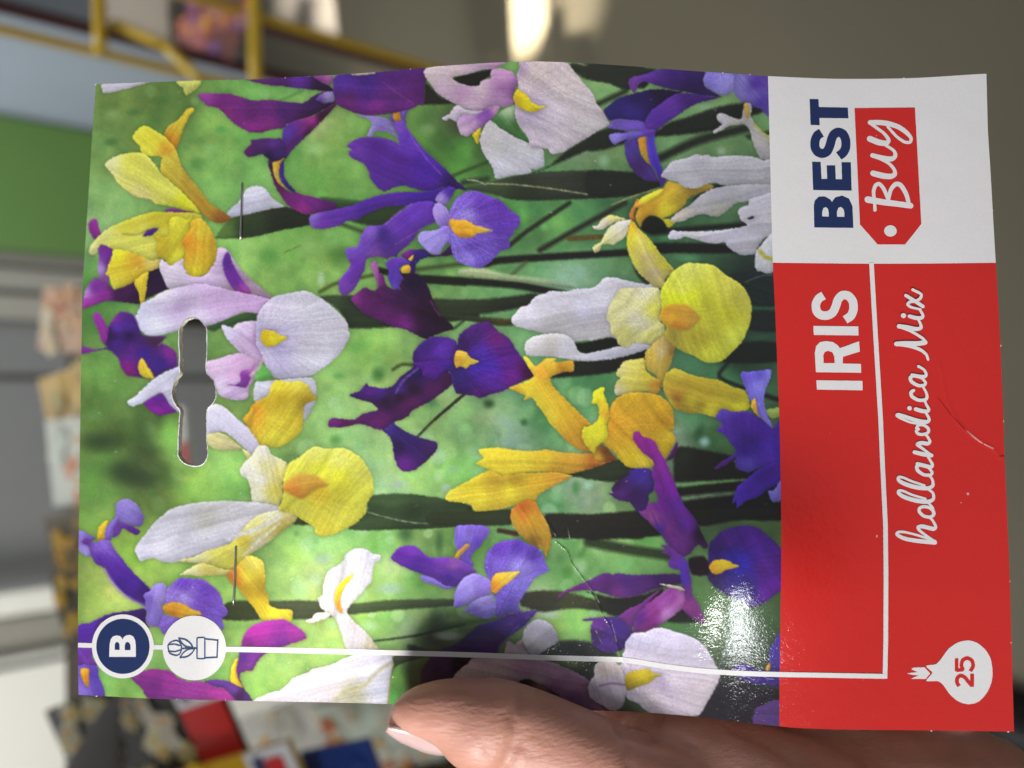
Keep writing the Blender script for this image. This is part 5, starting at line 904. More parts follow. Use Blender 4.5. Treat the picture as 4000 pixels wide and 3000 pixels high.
# shop logo on the white panel
fill('logo_letter', [px_pts('W', '400,1523 396,1330 405,1290 440,1258 490,1255 535,1280 553,1303 580,1265 640,1248 700,1275 730,1340 738,1527'), px_pts('W', '468,1428 468,1390 478,1356 500,1347 518,1362 525,1395 525,1430'), px_pts('W', '596,1432 596,1385 608,1354 630,1345 652,1362 660,1395 660,1432')], M_NAVY, O1)
fill('logo_letter', [px_pts('W', '390,1200 381,955 455,957 463,1105 512,1103 507,987 581,987 586,1107 640,1107 635,960 716,960 723,1205')], M_NAVY, O1)
flat_pen('logo_letter', [('W', '462,705 428,728 408,770 406,825 428,868 470,884 510,866 534,818 548,768 568,722 606,700 648,718 671,768 671,832 650,876 612,906', 78)], M_NAVY, O1)
fill('logo_letter', [px_pts('W', '360,413 437,415 440,483 690,488 695,580 445,577 446,640 368,637')], M_NAVY, O1)
tagp = fill('price_tag_logo', [px_pts('W', '748,492 1270,487 1325,1493 1185,1670 948,1670 795,1497')], M_RED, O1)
fill('tag_eyelet', [disc(3000 + 1058 / 2.212, 200 + 1553 / 2.212, 24.5, 22)], M_WHITE, O2)
pen('script_word', [('W', '862,1282 1000,1305 1120,1320 1232,1335', [50, 46, 44, 44]), ('W', '924,1372 920,1300 912,1215 930,1160 962,1148 1000,1190 1040,1282', [26, 24, 28, 30, 30, 30, 28]),
                    ('W', '1042,1272 1062,1195 1105,1148 1150,1162 1195,1238 1220,1330', [28, 30, 36, 36, 34, 30]),
                    ('W', '908,1055 990,1076 1060,1082 1096,1062 1088,1018 1040,966 960,925 900,898', [44, 46, 42, 34, 26, 24, 24, 28]),
                    ('W', '902,900 1000,926 1070,930 1100,902 1085,858 1000,802', [34, 42, 38, 32, 24, 22]),
                    ('W', '880,757 960,788 1020,794 1042,766 1000,708 940,664 880,618', [46, 46, 40, 30, 24, 24, 26]),
                    ('W', '882,616 960,616 1040,626 1130,656 1200,706 1236,752 1226,786 1180,784 1110,736 1034,652', [36, 40, 40, 38, 34, 26, 24, 24, 22, 20])], M_WHITE, O2)
# plant name
fill('title_letter', [px_pts('X', '418,1295 815,1300 818,1382 423,1375')], M_WHITE, O1)
fill('title_letter', [px_pts('X', '414,1225 405,1060 415,1000 450,965 500,957 560,965 600,990 622,1018 787,958 793,1047 648,1092 645,1150 803,1153 805,1230'), px_pts('X', '480,1147 477,1080 490,1050 520,1040 556,1052 573,1090 577,1147')], M_WHITE, O1)
fill('title_letter', [px_pts('X', '392,825 780,830 783,908 396,903')], M_WHITE, O1)
flat_pen('title_letter', [('X', '480,562 438,590 414,640 422,700 460,732 516,734 560,708 586,655 606,596 644,560 694,566 732,612 738,680 716,738 666,772', 74)], M_WHITE, O1)
TH = [22, 22, 30, 32, 32]
pen('script_line', [('Y', '1446,1136 1300,1088 1190,1060 1128,1058 1116,1080 1180,1114 1290,1134 1442,1148', [18, 18, 18, 22, 26, 30, 32, 34]),
                    ('Y', '1440,1136 1380,1098 1312,1046 1298,1016 1340,1010 1428,1030 1448,1010 1425,962 1395,928', [18, 20, 22, 28, 32, 32, 24, 20, 20]),
                    ('Y', '1392,930 1344,918 1308,882 1312,850 1350,838 1400,850 1432,886 1428,914 1396,930', 25),
                    ('Y', '1428,896 1424,850 1380,800', [18, 18]),
                    ('Y', '1360,770 1250,738 1170,704 1132,702 1132,726 1180,756 1280,786 1380,796 1428,772 1424,720 1372,680', [18, 18, 20, 24, 28, 32, 34, 32, 26, 20, 18]),
                    ('Y', '1352,655 1245,620 1165,586 1130,585 1130,610 1178,640 1276,670 1376,680 1424,656 1418,600 1384,560', [18, 18, 20, 24, 28, 32, 34, 32, 26, 20, 18]),
                    ('Y', '1310,476 1286,494 1296,528 1346,562 1400,566 1418,544 1390,506 1340,478 1300,470', [26, 28, 28, 26, 24, 22, 20, 22, 26]), ('Y', '1292,470 1350,484 1406,496 1420,474 1400,436 1378,400', [30, 32, 30, 24, 20, 20]),
                    ('Y', '1266,368 1340,385 1412,396', [30, 34, 30]), ('Y', '1404,388 1330,332 1290,300 1330,288 1380,294 1398,274 1380,236 1352,208', [20, 22, 28, 32, 30, 24, 20, 20]),
                    ('Y', '1300,168 1282,186 1300,210 1346,214 1384,196 1384,162 1346,134 1300,134 1284,160', 24), ('Y', '1352,128 1240,112 1150,76 1114,52 1128,42 1200,66 1300,98 1372,106 1392,84 1372,40 1350,10', [18, 18, 20, 22, 24, 30, 32, 30, 24, 20, 18]),
                    ('Y', '1276,-4 1330,12 1378,14 1388,-6 1368,-44 1352,-80', [30, 32, 28, 24, 20, 18]), ('Y', '1222,-13 1224,-11', 34),
                    ('Y', '1258,-166 1236,-148 1246,-112 1300,-82 1356,-84 1374,-108 1366,-150 1340,-196', [24, 28, 28, 26, 26, 24, 20, 18]),
                    ('Y', '1256,-292 1230,-276 1242,-240 1300,-208 1350,-212 1360,-236 1330,-270 1280,-290 1250,-292', [26, 28, 28, 26, 24, 22, 20, 22, 26]), ('Y', '1246,-298 1306,-286 1354,-286 1366,-308 1346,-346 1300,-374', [28, 30, 28, 24, 20, 22]),
                    ('Y', '1383,-433 1366,-478 1310,-520 1220,-548 1112,-562', [20, 22, 26, 24, 20]), ('Y', '1110,-568 1200,-570 1290,-570 1358,-580', [36, 40, 38, 36]),
                    ('Y', '1362,-584 1330,-620 1230,-680 1130,-718', [24, 22, 22, 22]), ('Y', '1132,-720 1200,-710 1280,-696 1322,-708 1314,-750 1290,-790', [34, 36, 32, 26, 20, 18]),
                    ('Y', '1224,-806 1280,-792 1328,-794 1338,-818 1310,-866', [30, 32, 28, 22, 20]), ('Y', '1170,-813 1172,-811', 38),
                    ('Y', '1338,-892 1265,-940 1192,-986', [28, 28, 26]), ('Y', '1318,-866 1240,-884 1208,-908 1226,-930 1276,-938 1316,-962 1320,-1000 1250,-1036', [18, 20, 24, 24, 22, 24, 22, 22])], M_WHITE, O1, n=8)
# bulb count symbol
fill('bulb_symbol', [px_pts('V', '1940,830 1925,720 1880,640 1810,580 1730,557 1640,575 1560,630 1500,710 1450,762 1370,774 1385,800 1420,835 1395,868 1370,908 1470,910 1520,950 1570,1020 1640,1080 1730,1108 1820,1085 1890,1010 1930,920')], M_WHITE, O1, smooth=True)
fill('bulb_sprout', [px_pts('V', '1200,842 1240,836 1292,830 1238,806 1252,792 1350,788 1380,818 1400,842 1380,868 1362,890 1236,888 1260,876 1304,860 1240,852')], M_WHITE, O1)
flat_pen('count_digit', [('V', '1652,952 1634,922 1636,884 1662,862 1698,874 1730,912 1764,950', 33), ('V', '1764,958 1764,845', 33)], M_RED, O2)
flat_pen('count_digit', [('V', '1630,824 1630,712', 31), ('V', '1628,816 1690,808', 31), ('V', '1688,814 1672,776 1682,730 1722,710 1762,732 1772,780 1748,824', 32)], M_RED, O2)

# dark crack on the red panel's fold; bent film's glint painted in pink
M_GLINT = coated('glint_ink', hexc='e08a86', coat=1, coat_rough=.2); M_FOLD = coated('fold_ink', hexc='8c1512', coat=.4, coat_rough=.4)
pen('fold_crack', [('Y', '1560,22 1650,118 1700,168', [3, 7, 6]), ('X', '1462,1440 1520,1510 1580,1590', [3, 7, 6])], M_FOLD, O1)
pen('painted_glint', [('Y', '1722,186 1790,246 1850,290', [10, 16, 8]), ('Y', '1868,298 1944,336', [9, 15])], M_GLINT, O1)
pen('edge_nick', [('Y', '1990,404 2042,400', [4, 9])], M_FOLD, O1)
# ------------------------------------------------------------------ the hand
def skin_mat():
    m = mat('skin', hexc='cf9884', rough=.42, mottle=.16, scale=95, sss=.35, bump=.00018, detail=5, spec=.45)
    nt = m.node_tree; b = nt.nodes['Principled BSDF']; tc = nt.nodes['Texture Coordinate']
    w = nt.nodes.new('ShaderNodeTexNoise'); w.inputs['Scale'].default_value = 1.0; w.inputs['Detail'].default_value = 6
    mp = nt.nodes.new('ShaderNodeMapping'); mp.inputs['Scale'].default_value = (1500, 500, 420); mp.inputs['Rotation'].default_value = (.2, .1, .5)
    nt.links.new(tc.outputs['Object'], mp.inputs['Vector']); nt.links.new(mp.outputs['Vector'], w.inputs['Vector'])
    vo = nt.nodes.new('ShaderNodeTexVoronoi'); vo.feature = 'DISTANCE_TO_EDGE'; vo.inputs['Scale'].default_value = 900
    nt.links.new(tc.outputs['Object'], vo.inputs['Vector'])
    a = nt.nodes.new('ShaderNodeMath'); a.operation = 'MULTIPLY_ADD'; a.inputs[1].default_value = .25
    nt.links.new(vo.outputs['Distance'], a.inputs[0]); nt.links.new(w.outputs['Fac'], a.inputs[2])
    for n in nt.nodes:
        if n.type == 'MIX': n.inputs['A'].default_value = (*hexlin('b47c62'), 1); n.inputs['B'].default_value = (*hexlin('dca596'), 1)
    old = b.inputs['Normal'].links[0].from_node
    bp = nt.nodes.new('ShaderNodeBump'); bp.inputs['Distance'].default_value = .00019; nt.links.new(a.outputs[0], bp.inputs['Height'])
    nt.links.new(old.outputs['Normal'], bp.inputs['Normal']); nt.links.new(bp.outputs['Normal'], b.inputs['Normal'])
    return m
M_SKIN = skin_mat()
def ch(px, py, d): return np.array(at(px, py, d / 1000))
def limb(path, seg=20, sub=6):
    """tapered tube through (px, py, depth mm, radius px[, squash]) stations, closed with round ends"""
    st = np.array([[*p[:4], p[4] if len(p) > 4 else 1.0] for p in path], float); q = smooth_open(st, sub); V = []; F = []
    C = np.array([ch(a[0], a[1], a[2]) for a in q]); R = np.array([a[3] / FPX * a[2] / 1000 for a in q]); SQ = q[:, 4]
    T = np.gradient(C, axis=0); T /= np.linalg.norm(T, axis=1)[:, None]
    ext = []                                                          # rounded caps
    for k in (1.0, .8, .5): ext.append((C[0] - T[0] * R[0] * k * .9, R[0] * math.sqrt(max(0, 1 - k * k)) + 1e-5, T[0], SQ[0]))
    ext += [(c, r, t, s) for c, r, t, s in zip(C, R, T, SQ)]
    for k in (.5, .8, 1.0): ext.append((C[-1] + T[-1] * R[-1] * k * .9, R[-1] * math.sqrt(max(0, 1 - k * k)) + 1e-5, T[-1], SQ[-1]))
    view = np.array(FWD)
    for c, r, t, s in ext:
        a = np.cross(t, view); a /= np.linalg.norm(a); b = np.cross(a, t)
        for k in range(seg): an = 2 * math.pi * k / seg; V.append(c + a * math.cos(an) * r + b * math.sin(an) * r * s)
    n = len(ext)
    for i in range(n - 1):
        for k in range(seg): F.append((i * seg + k, i * seg + (k + 1) % seg, (i + 1) * seg + (k + 1) % seg, (i + 1) * seg + k))
    F.append(tuple(range(seg))[::-1]); F.append(tuple(range((n - 1) * seg, n * seg))); return V, F
LIMBS = [
    # thumb lying over the front of the card
    [(1548, 2822, 146.1, 48, .9), (1590, 2796, 145.6, 82, .9), (1655, 2780, 145.6, 108, .88), (1760, 2788, 145.6, 140, .86), (1860, 2826, 146.1, 182, .86), (1980, 2850, 146.6, 184, .86), (2110, 2896, 147.6, 184, .88), (2260, 2966, 148.8, 190, .9), (2420, 3046, 149.5, 200, .95), (2620, 3160, 152.0, 255, 1), (2850, 3400, 156.0, 330, 1), (3050, 3750, 162.0, 380, 1)],
    # palm edge and mounts just under the card
    [(2560, 3020, 158, 228), (2680, 3018, 158.5, 236), (2860, 3060, 159, 238), (3060, 3125, 160, 250), (3260, 3230, 161, 280), (3420, 3360, 163, 300)],
    [(2900, 3140, 168, 280), (3200, 3120, 169, 265), (3500, 3105, 170, 250), (3850, 3120, 171, 250)],
    # body of the palm
    [(2750, 3200, 176, 300), (2850, 3500, 178, 360), (2950, 3900, 180, 400), (3050, 4300, 184, 400)],
    [(3100, 3200, 180, 300), (3150, 3600, 182, 360), (3150, 4000, 184, 400), (3150, 4400, 186, 400)],
    [(3600, 3250, 180, 270), (3550, 3600, 182, 330), (3450, 4000, 184, 370), (3350, 4400, 187, 380)],
    # wrist and forearm
    [(3200, 4200, 186, 460, .75), (3220, 4600, 190, 430, .75), (3260, 5100, 195, 430, .8), (3320, 5800, 204, 480, .85)],
    # web between thumb and index finger
    [(2380, 2960, 165, 120), (2480, 3010, 162, 180), (2620, 3090, 160, 230)],
    # four fingers curled up behind the card
    [(2520, 3060, 176, 205), (2450, 2750, 177, 185), (2400, 2450, 179, 178), (2370, 2200, 178, 165), (2350, 2020, 175.5, 140)],
    [(2860, 3080, 180, 210), (2840, 2700, 179, 190), (2810, 2350, 180, 182), (2790, 2080, 178, 165), (2780, 1880, 175, 140)],
    [(3220, 3090, 180, 205), (3220, 2700, 178, 186), (3210, 2380, 179, 176), (3200, 2120, 176.5, 160), (3190, 1950, 173.5, 136)],
    [(3640, 3100, 181, 195), (3640, 2780, 178, 170), (3640, 2540, 178, 158), (3640, 2330, 175, 142), (3640, 2200, 172.5, 120)]]
HV = []; HF = []
for L in LIMBS:
    v, f = limb(L); s = len(HV); HV += [tuple(p) for p in v]; HF += [tuple(i + s for i in q) for q in f]
hand = mesh_ob('hand', HV, HF, M_SKIN, origin=tuple(at(3200, 4200, .186)))
rm = hand.modifiers.new('join', 'REMESH'); rm.mode = 'VOXEL'; rm.voxel_size = .0009
sm = hand.modifiers.new('soften', 'SMOOTH'); sm.factor = .5; sm.iterations = 12
dg = bpy.context.evaluated_depsgraph_get(); me2 = bpy.data.meshes.new_from_object(hand.evaluated_get(dg)); hand.modifiers.clear()
me2.polygons.foreach_set('use_smooth', np.ones(len(me2.polygons), bool)); hand.data = me2
if not len(me2.materials): me2.materials.append(M_SKIN)
# carve skin creases into the surface (print-space polylines: px, py, width px, depth mm)
nv = len(me2.vertices); co = np.empty(nv * 3); me2.vertices.foreach_get('co', co); co = co.reshape(-1, 3); nr = np.empty(nv * 3); me2.vertices.foreach_get('normal', nr); nr = nr.reshape(-1, 3)
wc = (co + np.array(ORG['hand']) - np.array(CAM_LOC)) @ CAMB.T; dz = -wc[:, 2]; hx = 2000 + wc[:, 0] / dz * FPX; hy = 1500 - wc[:, 1] / dz * FPX; facing = (nr @ np.array(-FWD)) > -.1
for pts, w, h in (([(2040, 2700), (2010, 2800), (2020, 2880), (1990, 2960), (1940, 3050)], 30, .7), ([(2430, 2850), (2520, 2876), (2620, 2890), (2700, 2930)], 24, 1.1), ([(2560, 2870), (2580, 2820), (2600, 2790)], 14, .5),
                  ([(2440, 2900), (2455, 3000)], 20, .5), ([(1890, 2920), (1960, 2900), (2040, 2905)], 12, .25), ([(1900, 2950), (2000, 2930), (2080, 2940)], 12, .25), ([(2860, 2840), (3000, 2900), (3120, 2990)], 26, .8)):
    d = poly_dist(np.array(pts, float), hx, hy); co -= nr * (h / 1000 * np.exp(-(d / w) ** 2) * facing * (dz < .168))[:, None]
me2.vertices.foreach_set('co', co.reshape(-1)); me2.update()
tag(hand, 'bare hand whose thumb presses on the flower card while the palm cups its edge', 'hand')
# thumb nail: a curved plate along the far side of the thumb tip
M_NAIL = mat('nail', hexc='dcb4ae', rough=.22, coat=.6, mottle=.08, scale=200, sss=.2, bump=.00008)
top = smooth_open(np.array([(1518, 2838), (1552, 2838), (1602, 2844), (1680, 2866), (1740, 2888), (1778, 2926)], float), 6)
low = smooth_open(np.array([(1508, 2856), (1545, 2886), (1590, 2910), (1660, 2938), (1720, 2948), (1782, 2946)], float), 6)
NVt = []; n = len(top); K = 11
for k in range(K):
    f = k / (K - 1)
    for i in range(n):
        s = i / (n - 1); wide = .3 + .7 * math.sin(min(1, s * 1.5 + .12) * math.pi / 2)
        if f < .5: g = f * 2; p = top[i] + (low[i] - top[i]) * math.sin(g * math.pi / 2); zc = 143.0 + 4.2 * wide * (1 - math.cos(g * math.pi / 2))
        else: g = f * 2 - 1; p = low[i] + (top[i] - low[i]) * (1 - math.cos(g * math.pi / 2)); zc = 143.0 + 4.2 * wide + 5.5 * wide * math.sin(g * math.pi / 2)
        NVt.append(ch(p[0], p[1], zc))
nail = mesh_ob('thumb_nail', NVt, [tuple(q) for q in grid_faces(n, K)], M_NAIL, hand)
so = nail.modifiers.new('thickness', 'SOLIDIFY'); so.thickness = .0004; so.offset = 0
# ------------------------------------------------------------------ the shop behind, out of focus
def bm_ob(name, bm, m, parent=None, origin=None, smooth=False):
    vs = [v.co.copy() for v in bm.verts]; bm.verts.index_update(); fs = [[v.index for v in f.verts] for f in bm.faces]; bm.free()
    return mesh_ob(name, [tuple(v) for v in vs], fs, m, parent, smooth, origin)
def box_bm(x0, x1, y0, y1, z0, z1, bevel=.006):
    bm = bmesh.new(); bmesh.ops.create_cube(bm, size=1)
    for v in bm.verts: v.co = Vector(((x0 + x1) / 2 + v.co.x * (x1 - x0), (y0 + y1) / 2 + v.co.y * (y1 - y0), (z0 + z1) / 2 + v.co.z * (z1 - z0)))
    if bevel: bmesh.ops.bevel(bm, geom=bm.edges[:], offset=bevel, segments=2, affect='EDGES', profile=.6)
    return bm
def floor_at(px, py):
    d = (at(px, py, 1) - CAM_LOC); t = -CAM_LOC.z / d.z; return CAM_LOC + d * t
M_FLOOR = mat('floor_vinyl', hexc='7c745f', rough=.55, mottle=.10, scale=3.0, bump=.0004, detail=6)
M_WALL = mat('wall_paint', hexc='b4bcc4', rough=.8, mottle=.05, scale=2.0, bump=.0004)
bm = bmesh.new(); bmesh.ops.create_grid(bm, x_segments=8, y_segments=8, size=6)
structure(bm_ob('floor', bm, M_FLOOR))
structure(bm_ob('wall', box_bm(-6, 6, 4.2, 4.4, 0, 3.2, 0), M_WALL))
YB = 2.75                                                             # row of furniture standing along the back
def xw(py, Yw=YB, px=160): p = at(px, py, 1) - CAM_LOC; t = Yw / p.y; return (CAM_LOC + p * t).x
M_GREEN = mat('green_board', hexc='55783a', rough=.6, mottle=.08, scale=4); M_CAB = mat('cabinet_beige', hexc='8d8a80', rough=.6, mottle=.05, scale=6)
M_GREY = mat('grey_board', hexc='6c6d6c', rough=.7, mottle=.08, scale=3); M_WHITEB = mat('white_lacquer', hexc='d2d1c8', rough=.4, mottle=.03, scale=5); M_DARK = mat('dark_gap', hexc='2e2c2a', rough=.7, mottle=.2, scale=20)
M_BLUEGREY = mat('blue_grey_board', hexc='a9b4bd', rough=.6, mottle=.05, scale=3)
def stand_board(name, py0, py1, m, label, cat, h=2.3, y=YB, slots=(), th=.05):
    x1, x0 = xw(py0, y), xw(py1, y); t = empty(name, ((x0 + x1) / 2, y, 0), label, cat)
    bm_ob('panel', box_bm(x0, x1, y, y + th, 0, h), m, t)
    for a, b in slots: bm_ob('gap_strip', box_bm(xw(b, y), xw(a, y), y - .004, y - .001, .3, h - .1, 0), M_DARK, t)
    return t
stand_board('screen', 90, 470, M_BLUEGREY, 'pale blue grey screen standing behind the yellow rack', 'screen')
stand_board('screen', 478, 985, M_GREEN, 'dark green screen standing between blue grey screen and beige cabinet', 'screen', y=YB - .1)
stand_board('cabinet', 992, 1250, M_CAB, 'beige cabinet front with dark upright gaps', 'cabinet', slots=((1040, 1058), (1138, 1160)))
stand_board('partition', 1180, 2310, M_GREY, 'wide plain grey partition beside the beige cabinet', 'partition', y=YB + .06, slots=((1462, 1486),))
stand_board('cupboard', 2300, 2390, M_WHITEB, 'narrow white cupboard side next to the grey partition', 'cupboard', y=YB - .12)
stand_board('cupboard', 2402, 2540, M_CAB, 'dull beige cupboard between two white ones', 'cupboard')
stand_board('cupboard', 2552, 3700, M_WHITEB, 'wide white cupboard with dark slot near its edge', 'cupboard', y=YB - .06, slots=((2570, 2592),))
# --- yellow rack with maroon rails
M_YEL = mat('yellow_enamel', hexc='d0aa20', rough=.35, coat=.4, mottle=.06, scale=30); M_MAR = mat('maroon_rail', hexc='4a2226', rough=.5, mottle=.1, scale=30)
M_BEIGE = mat('beige_card', hexc='a89c8c', rough=.7, mottle=.1, scale=20); M_SHADE = mat('charcoal_card', hexc='55504a', rough=.8, mottle=.15, scale=15)
RD = 1.25
def wx(px, py, d): return at(px, py, d)
rack = empty('plant_rack', tuple(floor_at(1300, 150)), 'yellow metal rack with maroon rails standing before blue grey screen', 'rack')
def rod(name, a, b, r, m, parent, seg=12):
    V, F = tube_mesh([a + (b - a) * t for t in np.linspace(0, 1, 6)], r, seg); return mesh_ob(name, [tuple(v) for v in V], F, m, parent)
def vertical(px, py, d, r, m, name, parent=rack):
    p = at(px, py, d); return rod(name, Vector((p.x, p.y, 0)), Vector((p.x, p.y, p.z + .5)), r, m, parent)
vertical(190, 158, RD, .0085, M_YEL, 'post'); vertical(150, -190, RD, .0085, M_YEL, 'post')
for d2 in (0, .34): vertical(260, 90, RD + .05 + d2, .012, M_MAR, 'rail')
vertical(1050, 110, RD + .5, .014, M_MAR, 'rail')
for (px, yA, yB) in ((392, -230, 215), (998, -200, 325)):
    rod('crossbar', at(px, yB, RD), at(px - 8, yA, RD), .0105, M_YEL, rack)
rod('brace', at(440, 92, RD + .02), at(640, 175, RD + .02), .009, M_YEL, rack); rod('brace', at(640, 175, RD + .02), at(790, 318, RD + .02), .009, M_YEL, rack)
for (px0, py0, px1, py1, px2, py2, px3, py3, m, d) in ((300, -300, 640, -260, 660, 150, 420, 90, M_BEIGE, RD + .25), (600, -300, 760, -300, 880, 260, 680, 160, M_SHADE, RD + .35), (1080, -300, 1260, -300, 1330, 190, 1060, 90, M_SHADE, RD + .7)):
    c = [at(a, b, d) for a, b in ((px0, py0), (px1, py1), (px2, py2), (px3, py3))]; off = FWD * .012
    mesh_ob('shelf_board', [tuple(p) for p in c] + [tuple(p + off) for p in c], [(0, 3, 2, 1), (4, 5, 6, 7), (0, 1, 5, 4), (1, 2, 6, 5), (2, 3, 7, 6), (3, 0, 4, 7)], m, rack, smooth=False)
# --- other bulb packages on a tilted display, each a card with bands and printed blooms
PK = {}
def pm(hexc, rough=.4):
    if hexc not in PK: PK[hexc] = mat('ink_' + hexc, hexc=hexc, rough=rough, coat=.3, mottle=.10, scale=60)
    return PK[hexc]
def shop_pack(center, d, w_mm, h_mm, tilt, face, blooms, label, seed=0, band=True, lean=.35, logo=True):
    """centre pixel, distance; w along the bloom-to-band axis (upright), h across; tilt = roll in the picture plane"""
    rr = random.Random(seed); c0 = at(center[0], center[1], d)
    ax = (RIGHT * math.cos(tilt) - UP * math.sin(tilt)); ay = (RIGHT * math.sin(tilt) + UP * math.cos(tilt))
    nz = (-FWD * math.cos(lean) - ax * math.sin(lean)).normalized(); ax = (ax - nz * ax.dot(nz)).normalized(); ay = nz.cross(ax).normalized()
    W, H = w_mm / 1000, h_mm / 1000
    t = empty('bulb_package', tuple(c0 + ax * W / 2), label, 'package', None)
    def P(u, v, o=0): return c0 + ax * (u - .5) * W + ay * (v - .5) * H + nz * o
    def slab(name, u0, u1, v0, v1, o, m, th=.0012):
        q = [P(u0, v0, o), P(u1, v0, o), P(u1, v1, o), P(u0, v1, o)]; k = [p - nz * th for p in q]
        return mesh_ob(name, [tuple(p) for p in q + k], [(0, 1, 2, 3), (7, 6, 5, 4), (1, 0, 4, 5), (2, 1, 5, 6), (3, 2, 6, 7), (0, 3, 7, 4)], m, t, smooth=False)
    slab('card', 0, 1, 0, 1, 0, pm(face), .004)
    if band:
        slab('red_band', .76, .998, .002, .62, .0014, pm('c4241c')); slab('white_band', .76, .998, .62, .998, .0014, pm('dcdad8'))
        if logo:
            slab('red_logo', .86, .95, .70, .92, .0028, pm('d0241f')); slab('navy_logo', .80, .85, .68, .95, .0028, pm('1f2f5c'))
    kinds, count, size = blooms
    for i in range(count):
        u, v = rr.uniform(.06, .72 if band else .95), rr.uniform(.05, .95); V = []; F = []; s = size * rr.uniform(.8, 1.2) / 1000; ph = rr.uniform(0, 6)
        for k in range(6):
            a = ph + k * math.pi / 3; e = Vector((math.cos(a), math.sin(a))); g = Vector((-e.y, e.x)); b0 = len(V)
            for (r, wd) in ((.1, .12), (.45, .34), (.8, .30), (1.05, .03)):
                for sg in (-1, 1): q = e * r * s + g * wd * s * sg; V.append(P(u, v, .0016 + .0002 * k + .0002 * (i % 3)) + ax * q.x + ay * q.y)
            for j in range(3): F.append((b0 + 2 * j, b0 + 2 * j + 2, b0 + 2 * j + 3, b0 + 2 * j + 1))
        f = mesh_ob('bloom', [tuple(p) for p in V], F, pm(kinds[i % len(kinds)]), t, smooth=False)
        if len(kinds) > 1 and i % 2 == 0:
            V = [P(u, v, .0036) + (ax * math.cos(a) + ay * math.sin(a)) * s * .33 for a in np.linspace(0, 2 * math.pi, 12, endpoint=False)]
            mesh_ob('bloom_cup', [tuple(p) for p in V], [tuple(range(12))], pm('d8a020'), t, smooth=False)
    return t
D0 = .62
shop_pack((370, 1260), D0 + .10, 140, 62, .10, 'c09468', (['d07030', 'e0a878', 'd8c8a0'], 26, 9), 'peach and orange flower bulb package on the display next to yellow daffodil package', 1, band=False)
shop_pack((390, 1530), D0 + .06, 140, 52, -.22, 'c89c0c', (['d8b010', 'd0a008', 'b09c20'], 26, 10), 'yellow daffodil bulb package between peach and orange tulip packages', 2)
shop_pack((455, 1790), D0 + .03, 156, 76, -.10, 'd0d6c8', (['e8e8dc', 'd86018', 'd8e0d0'], 30, 10), 'white and orange tulip bulb package with red band on the display', 3)
shop_pack((445, 2080), D0 + .02, 150, 54, -.25, '4c4020', (['c09814', 'd8a818', '6c5828'], 26, 9), 'dark bulb package crowded with small golden blooms beside tulip package', 4)
shop_pack((450, 2360), D0, 130, 66, -.22, '403820', (['c09814', '9c8c6c', '54441f'], 30, 9), 'dark package of scattered golden and dull mauve blooms below the badges', 5, band=False)
shop_pack((560, 2880), D0 - .04, 175, 88, -.42, '2c2a22', (['cfc8a4', 'c8b878', 'b8b09c'], 44, 8), 'dark narcissus bulb package with cream blooms and red band near grey bag', 6)
shop_pack((880, 3230), D0 - .08, 165, 92, -.42, 'c89c18', (['d8b018', 'e0c040'], 20, 9), 'yellow flower bulb package with white and red label under narcissus package', 7)
shop_pack((1240, 2870), D0 + .06, 150, 70, -.45, 'cfccc0', (['e4e0d4', 'c8c4b4'], 14, 10), 'white bulb package lying behind the blue card', 8, band=False)
shop_pack((1500, 2860), D0 + .03, 120, 70, -.40, 'd4dcc8', (['e4e8d8', 'c87040', 'dcd8c0'], 26, 8), 'pale package with white and coral blooms next to the thumb tip', 9, band=False)
shop_pack((1370, 3110), D0 - .08, 60, 74, -.35, '1c3a80', (['24468c'], 4, 6), 'plain dark blue card below the thumb tip', 10, band=False)
shop_pack((1900, 3240), D0 - .02, 120, 80, -.4, '4a4c2c', (['a08820', 'd8d4c8'], 20, 9), 'olive package with pale and golden blooms under the thumb', 11, band=False)
shop_pack((830, 95), RD + .22, 150, 120, .35, '7a4c44', (['8c5c90', 'c07048', 'b06c68'], 16, 22), 'pink edged flower package hanging in the yellow rack', 12, band=False)
# --- tilted stand under the packages
M_WOOD = mat('stained_wood', hexc='4c3c2a', rough=.6, mottle=.25, scale=25, bump=.0006)
ds = empty('display_stand', tuple(floor_at(900, 2300)), 'dark wooden tilted stand carrying the bulb packages', 'display stand')
def board(name, corners, th, m, parent):
    c = [at(*p) for p in corners]; n = (c[1] - c[0]).cross(c[3] - c[0]).normalized() * th
    return mesh_ob(name, [tuple(p) for p in c] + [tuple(p + n) for p in c], [(3, 2, 1, 0), (4, 5, 6, 7), (0, 1, 5, 4), (1, 2, 6, 5), (2, 3, 7, 6), (3, 0, 4, 7)], m, parent, smooth=False)
board('tilted_board', [(330, 1130, .84), (330, 3500, .78), (900, 3500, .70), (620, 1130, .78)], .02, M_WOOD, ds)
for a, b in ((600, 1200), (650, 3400)):
    p = at(a, b, .80); rod('leg', Vector((p.x, p.y, 0)), Vector((p.x, p.y, p.z)), .018, M_WOOD, ds)
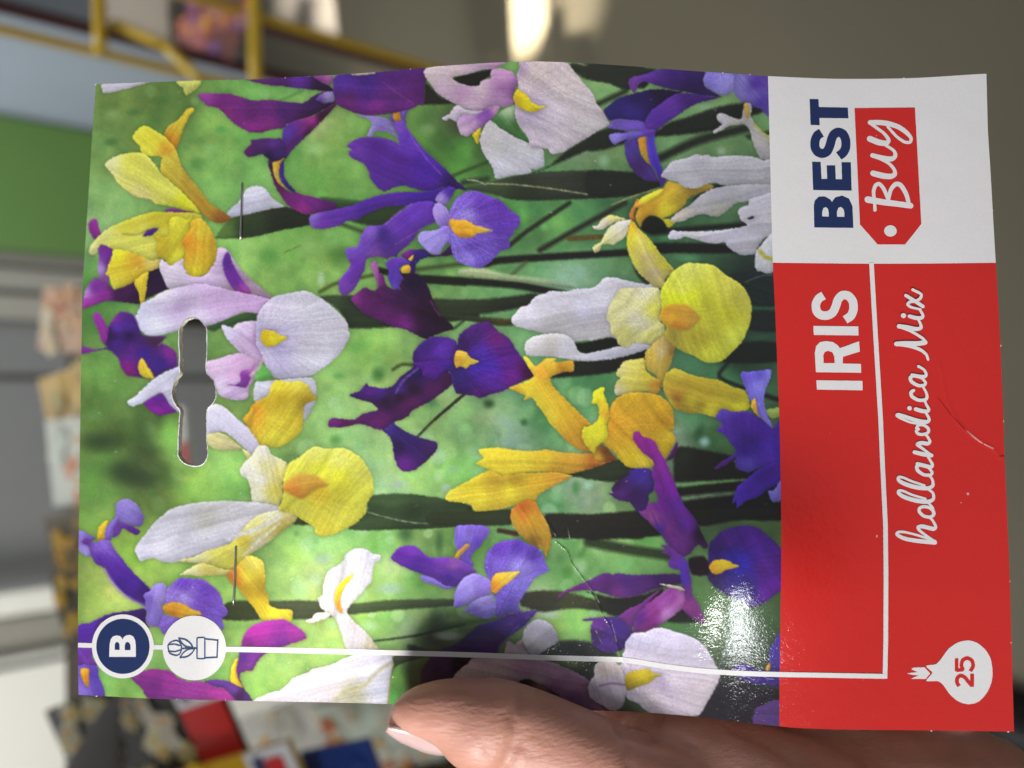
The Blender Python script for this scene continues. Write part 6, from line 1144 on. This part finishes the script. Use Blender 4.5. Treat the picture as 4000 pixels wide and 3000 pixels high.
# --- grey cloth bag at the left and a black shoe on the floor
M_CLOTH = mat('grey_cloth', hexc='5c5854', rough=.9, mottle=.2, scale=300, bump=.0005); M_BLK = mat('black_leather', hexc='1c1a1a', rough=.45, mottle=.2, scale=80, bump=.0005)
V = []; F = []; prof = [((480, 2690), 6), ((440, 2750), 30), ((400, 2850), 62), ((360, 3000), 105), ((330, 3200), 160), ((320, 3500), 210), ((330, 3900), 240)]
for i, (p, w) in enumerate(prof):
    c = at(p[0], p[1], .50)
    for k in range(20):
        a = 2 * math.pi * k / 20; r = w / FPX * .5; V.append(tuple(c + RIGHT * math.cos(a) * r * (1 + .1 * math.sin(3 * a + i)) - FWD * math.sin(a) * r * .6))
for i in range(len(prof) - 1):
    for k in range(20): F.append((i * 20 + k, i * 20 + (k + 1) % 20, (i + 1) * 20 + (k + 1) % 20, (i + 1) * 20 + k))
F.append(tuple(range(20))); bagc = at(330, 3900, .5)
bag = mesh_ob('cloth_bag', V, F, M_CLOTH, origin=tuple(bagc)); tag(bag, 'grey cloth bag hanging folded beside the white cupboard', 'bag')
fp = floor_at(3960, 2790); shoe = empty('shoe', (fp.x, fp.y, 0), 'black leather shoe on the floor below the red label', 'shoe')
V = []; F = []; st = [(-.13, .030, .05), (-.10, .040, .085), (-.04, .038, .09), (.03, .043, .07), (.09, .048, .05), (.135, .036, .036), (.15, .012, .02)]
for i, (y, w, h) in enumerate(st):
    for k in range(16):
        a = 2 * math.pi * k / 16; V.append((fp.x + w * math.cos(a), fp.y + y, .012 + h / 2 + h / 2 * math.sin(a)))
for i in range(len(st) - 1):
    for k in range(16): F.append((i * 16 + k, i * 16 + (k + 1) % 16, (i + 1) * 16 + (k + 1) % 16, (i + 1) * 16 + k))
F += [tuple(range(16)), tuple(range(96, 112))]
mesh_ob('upper', V, F, M_BLK, shoe)
sole = [(fp.x + w * 1.08 * s, fp.y + y, z) for z in (0, .016) for s in (-1, 1) for y, w, h in (st if s < 0 else st[::-1])]; n = 14
mesh_ob('sole', sole, [tuple(range(n))[::-1], tuple(range(n, 2 * n))] + [(i, (i + 1) % n, n + (i + 1) % n, n + i) for i in range(n)], M_DARK, shoe, smooth=False)
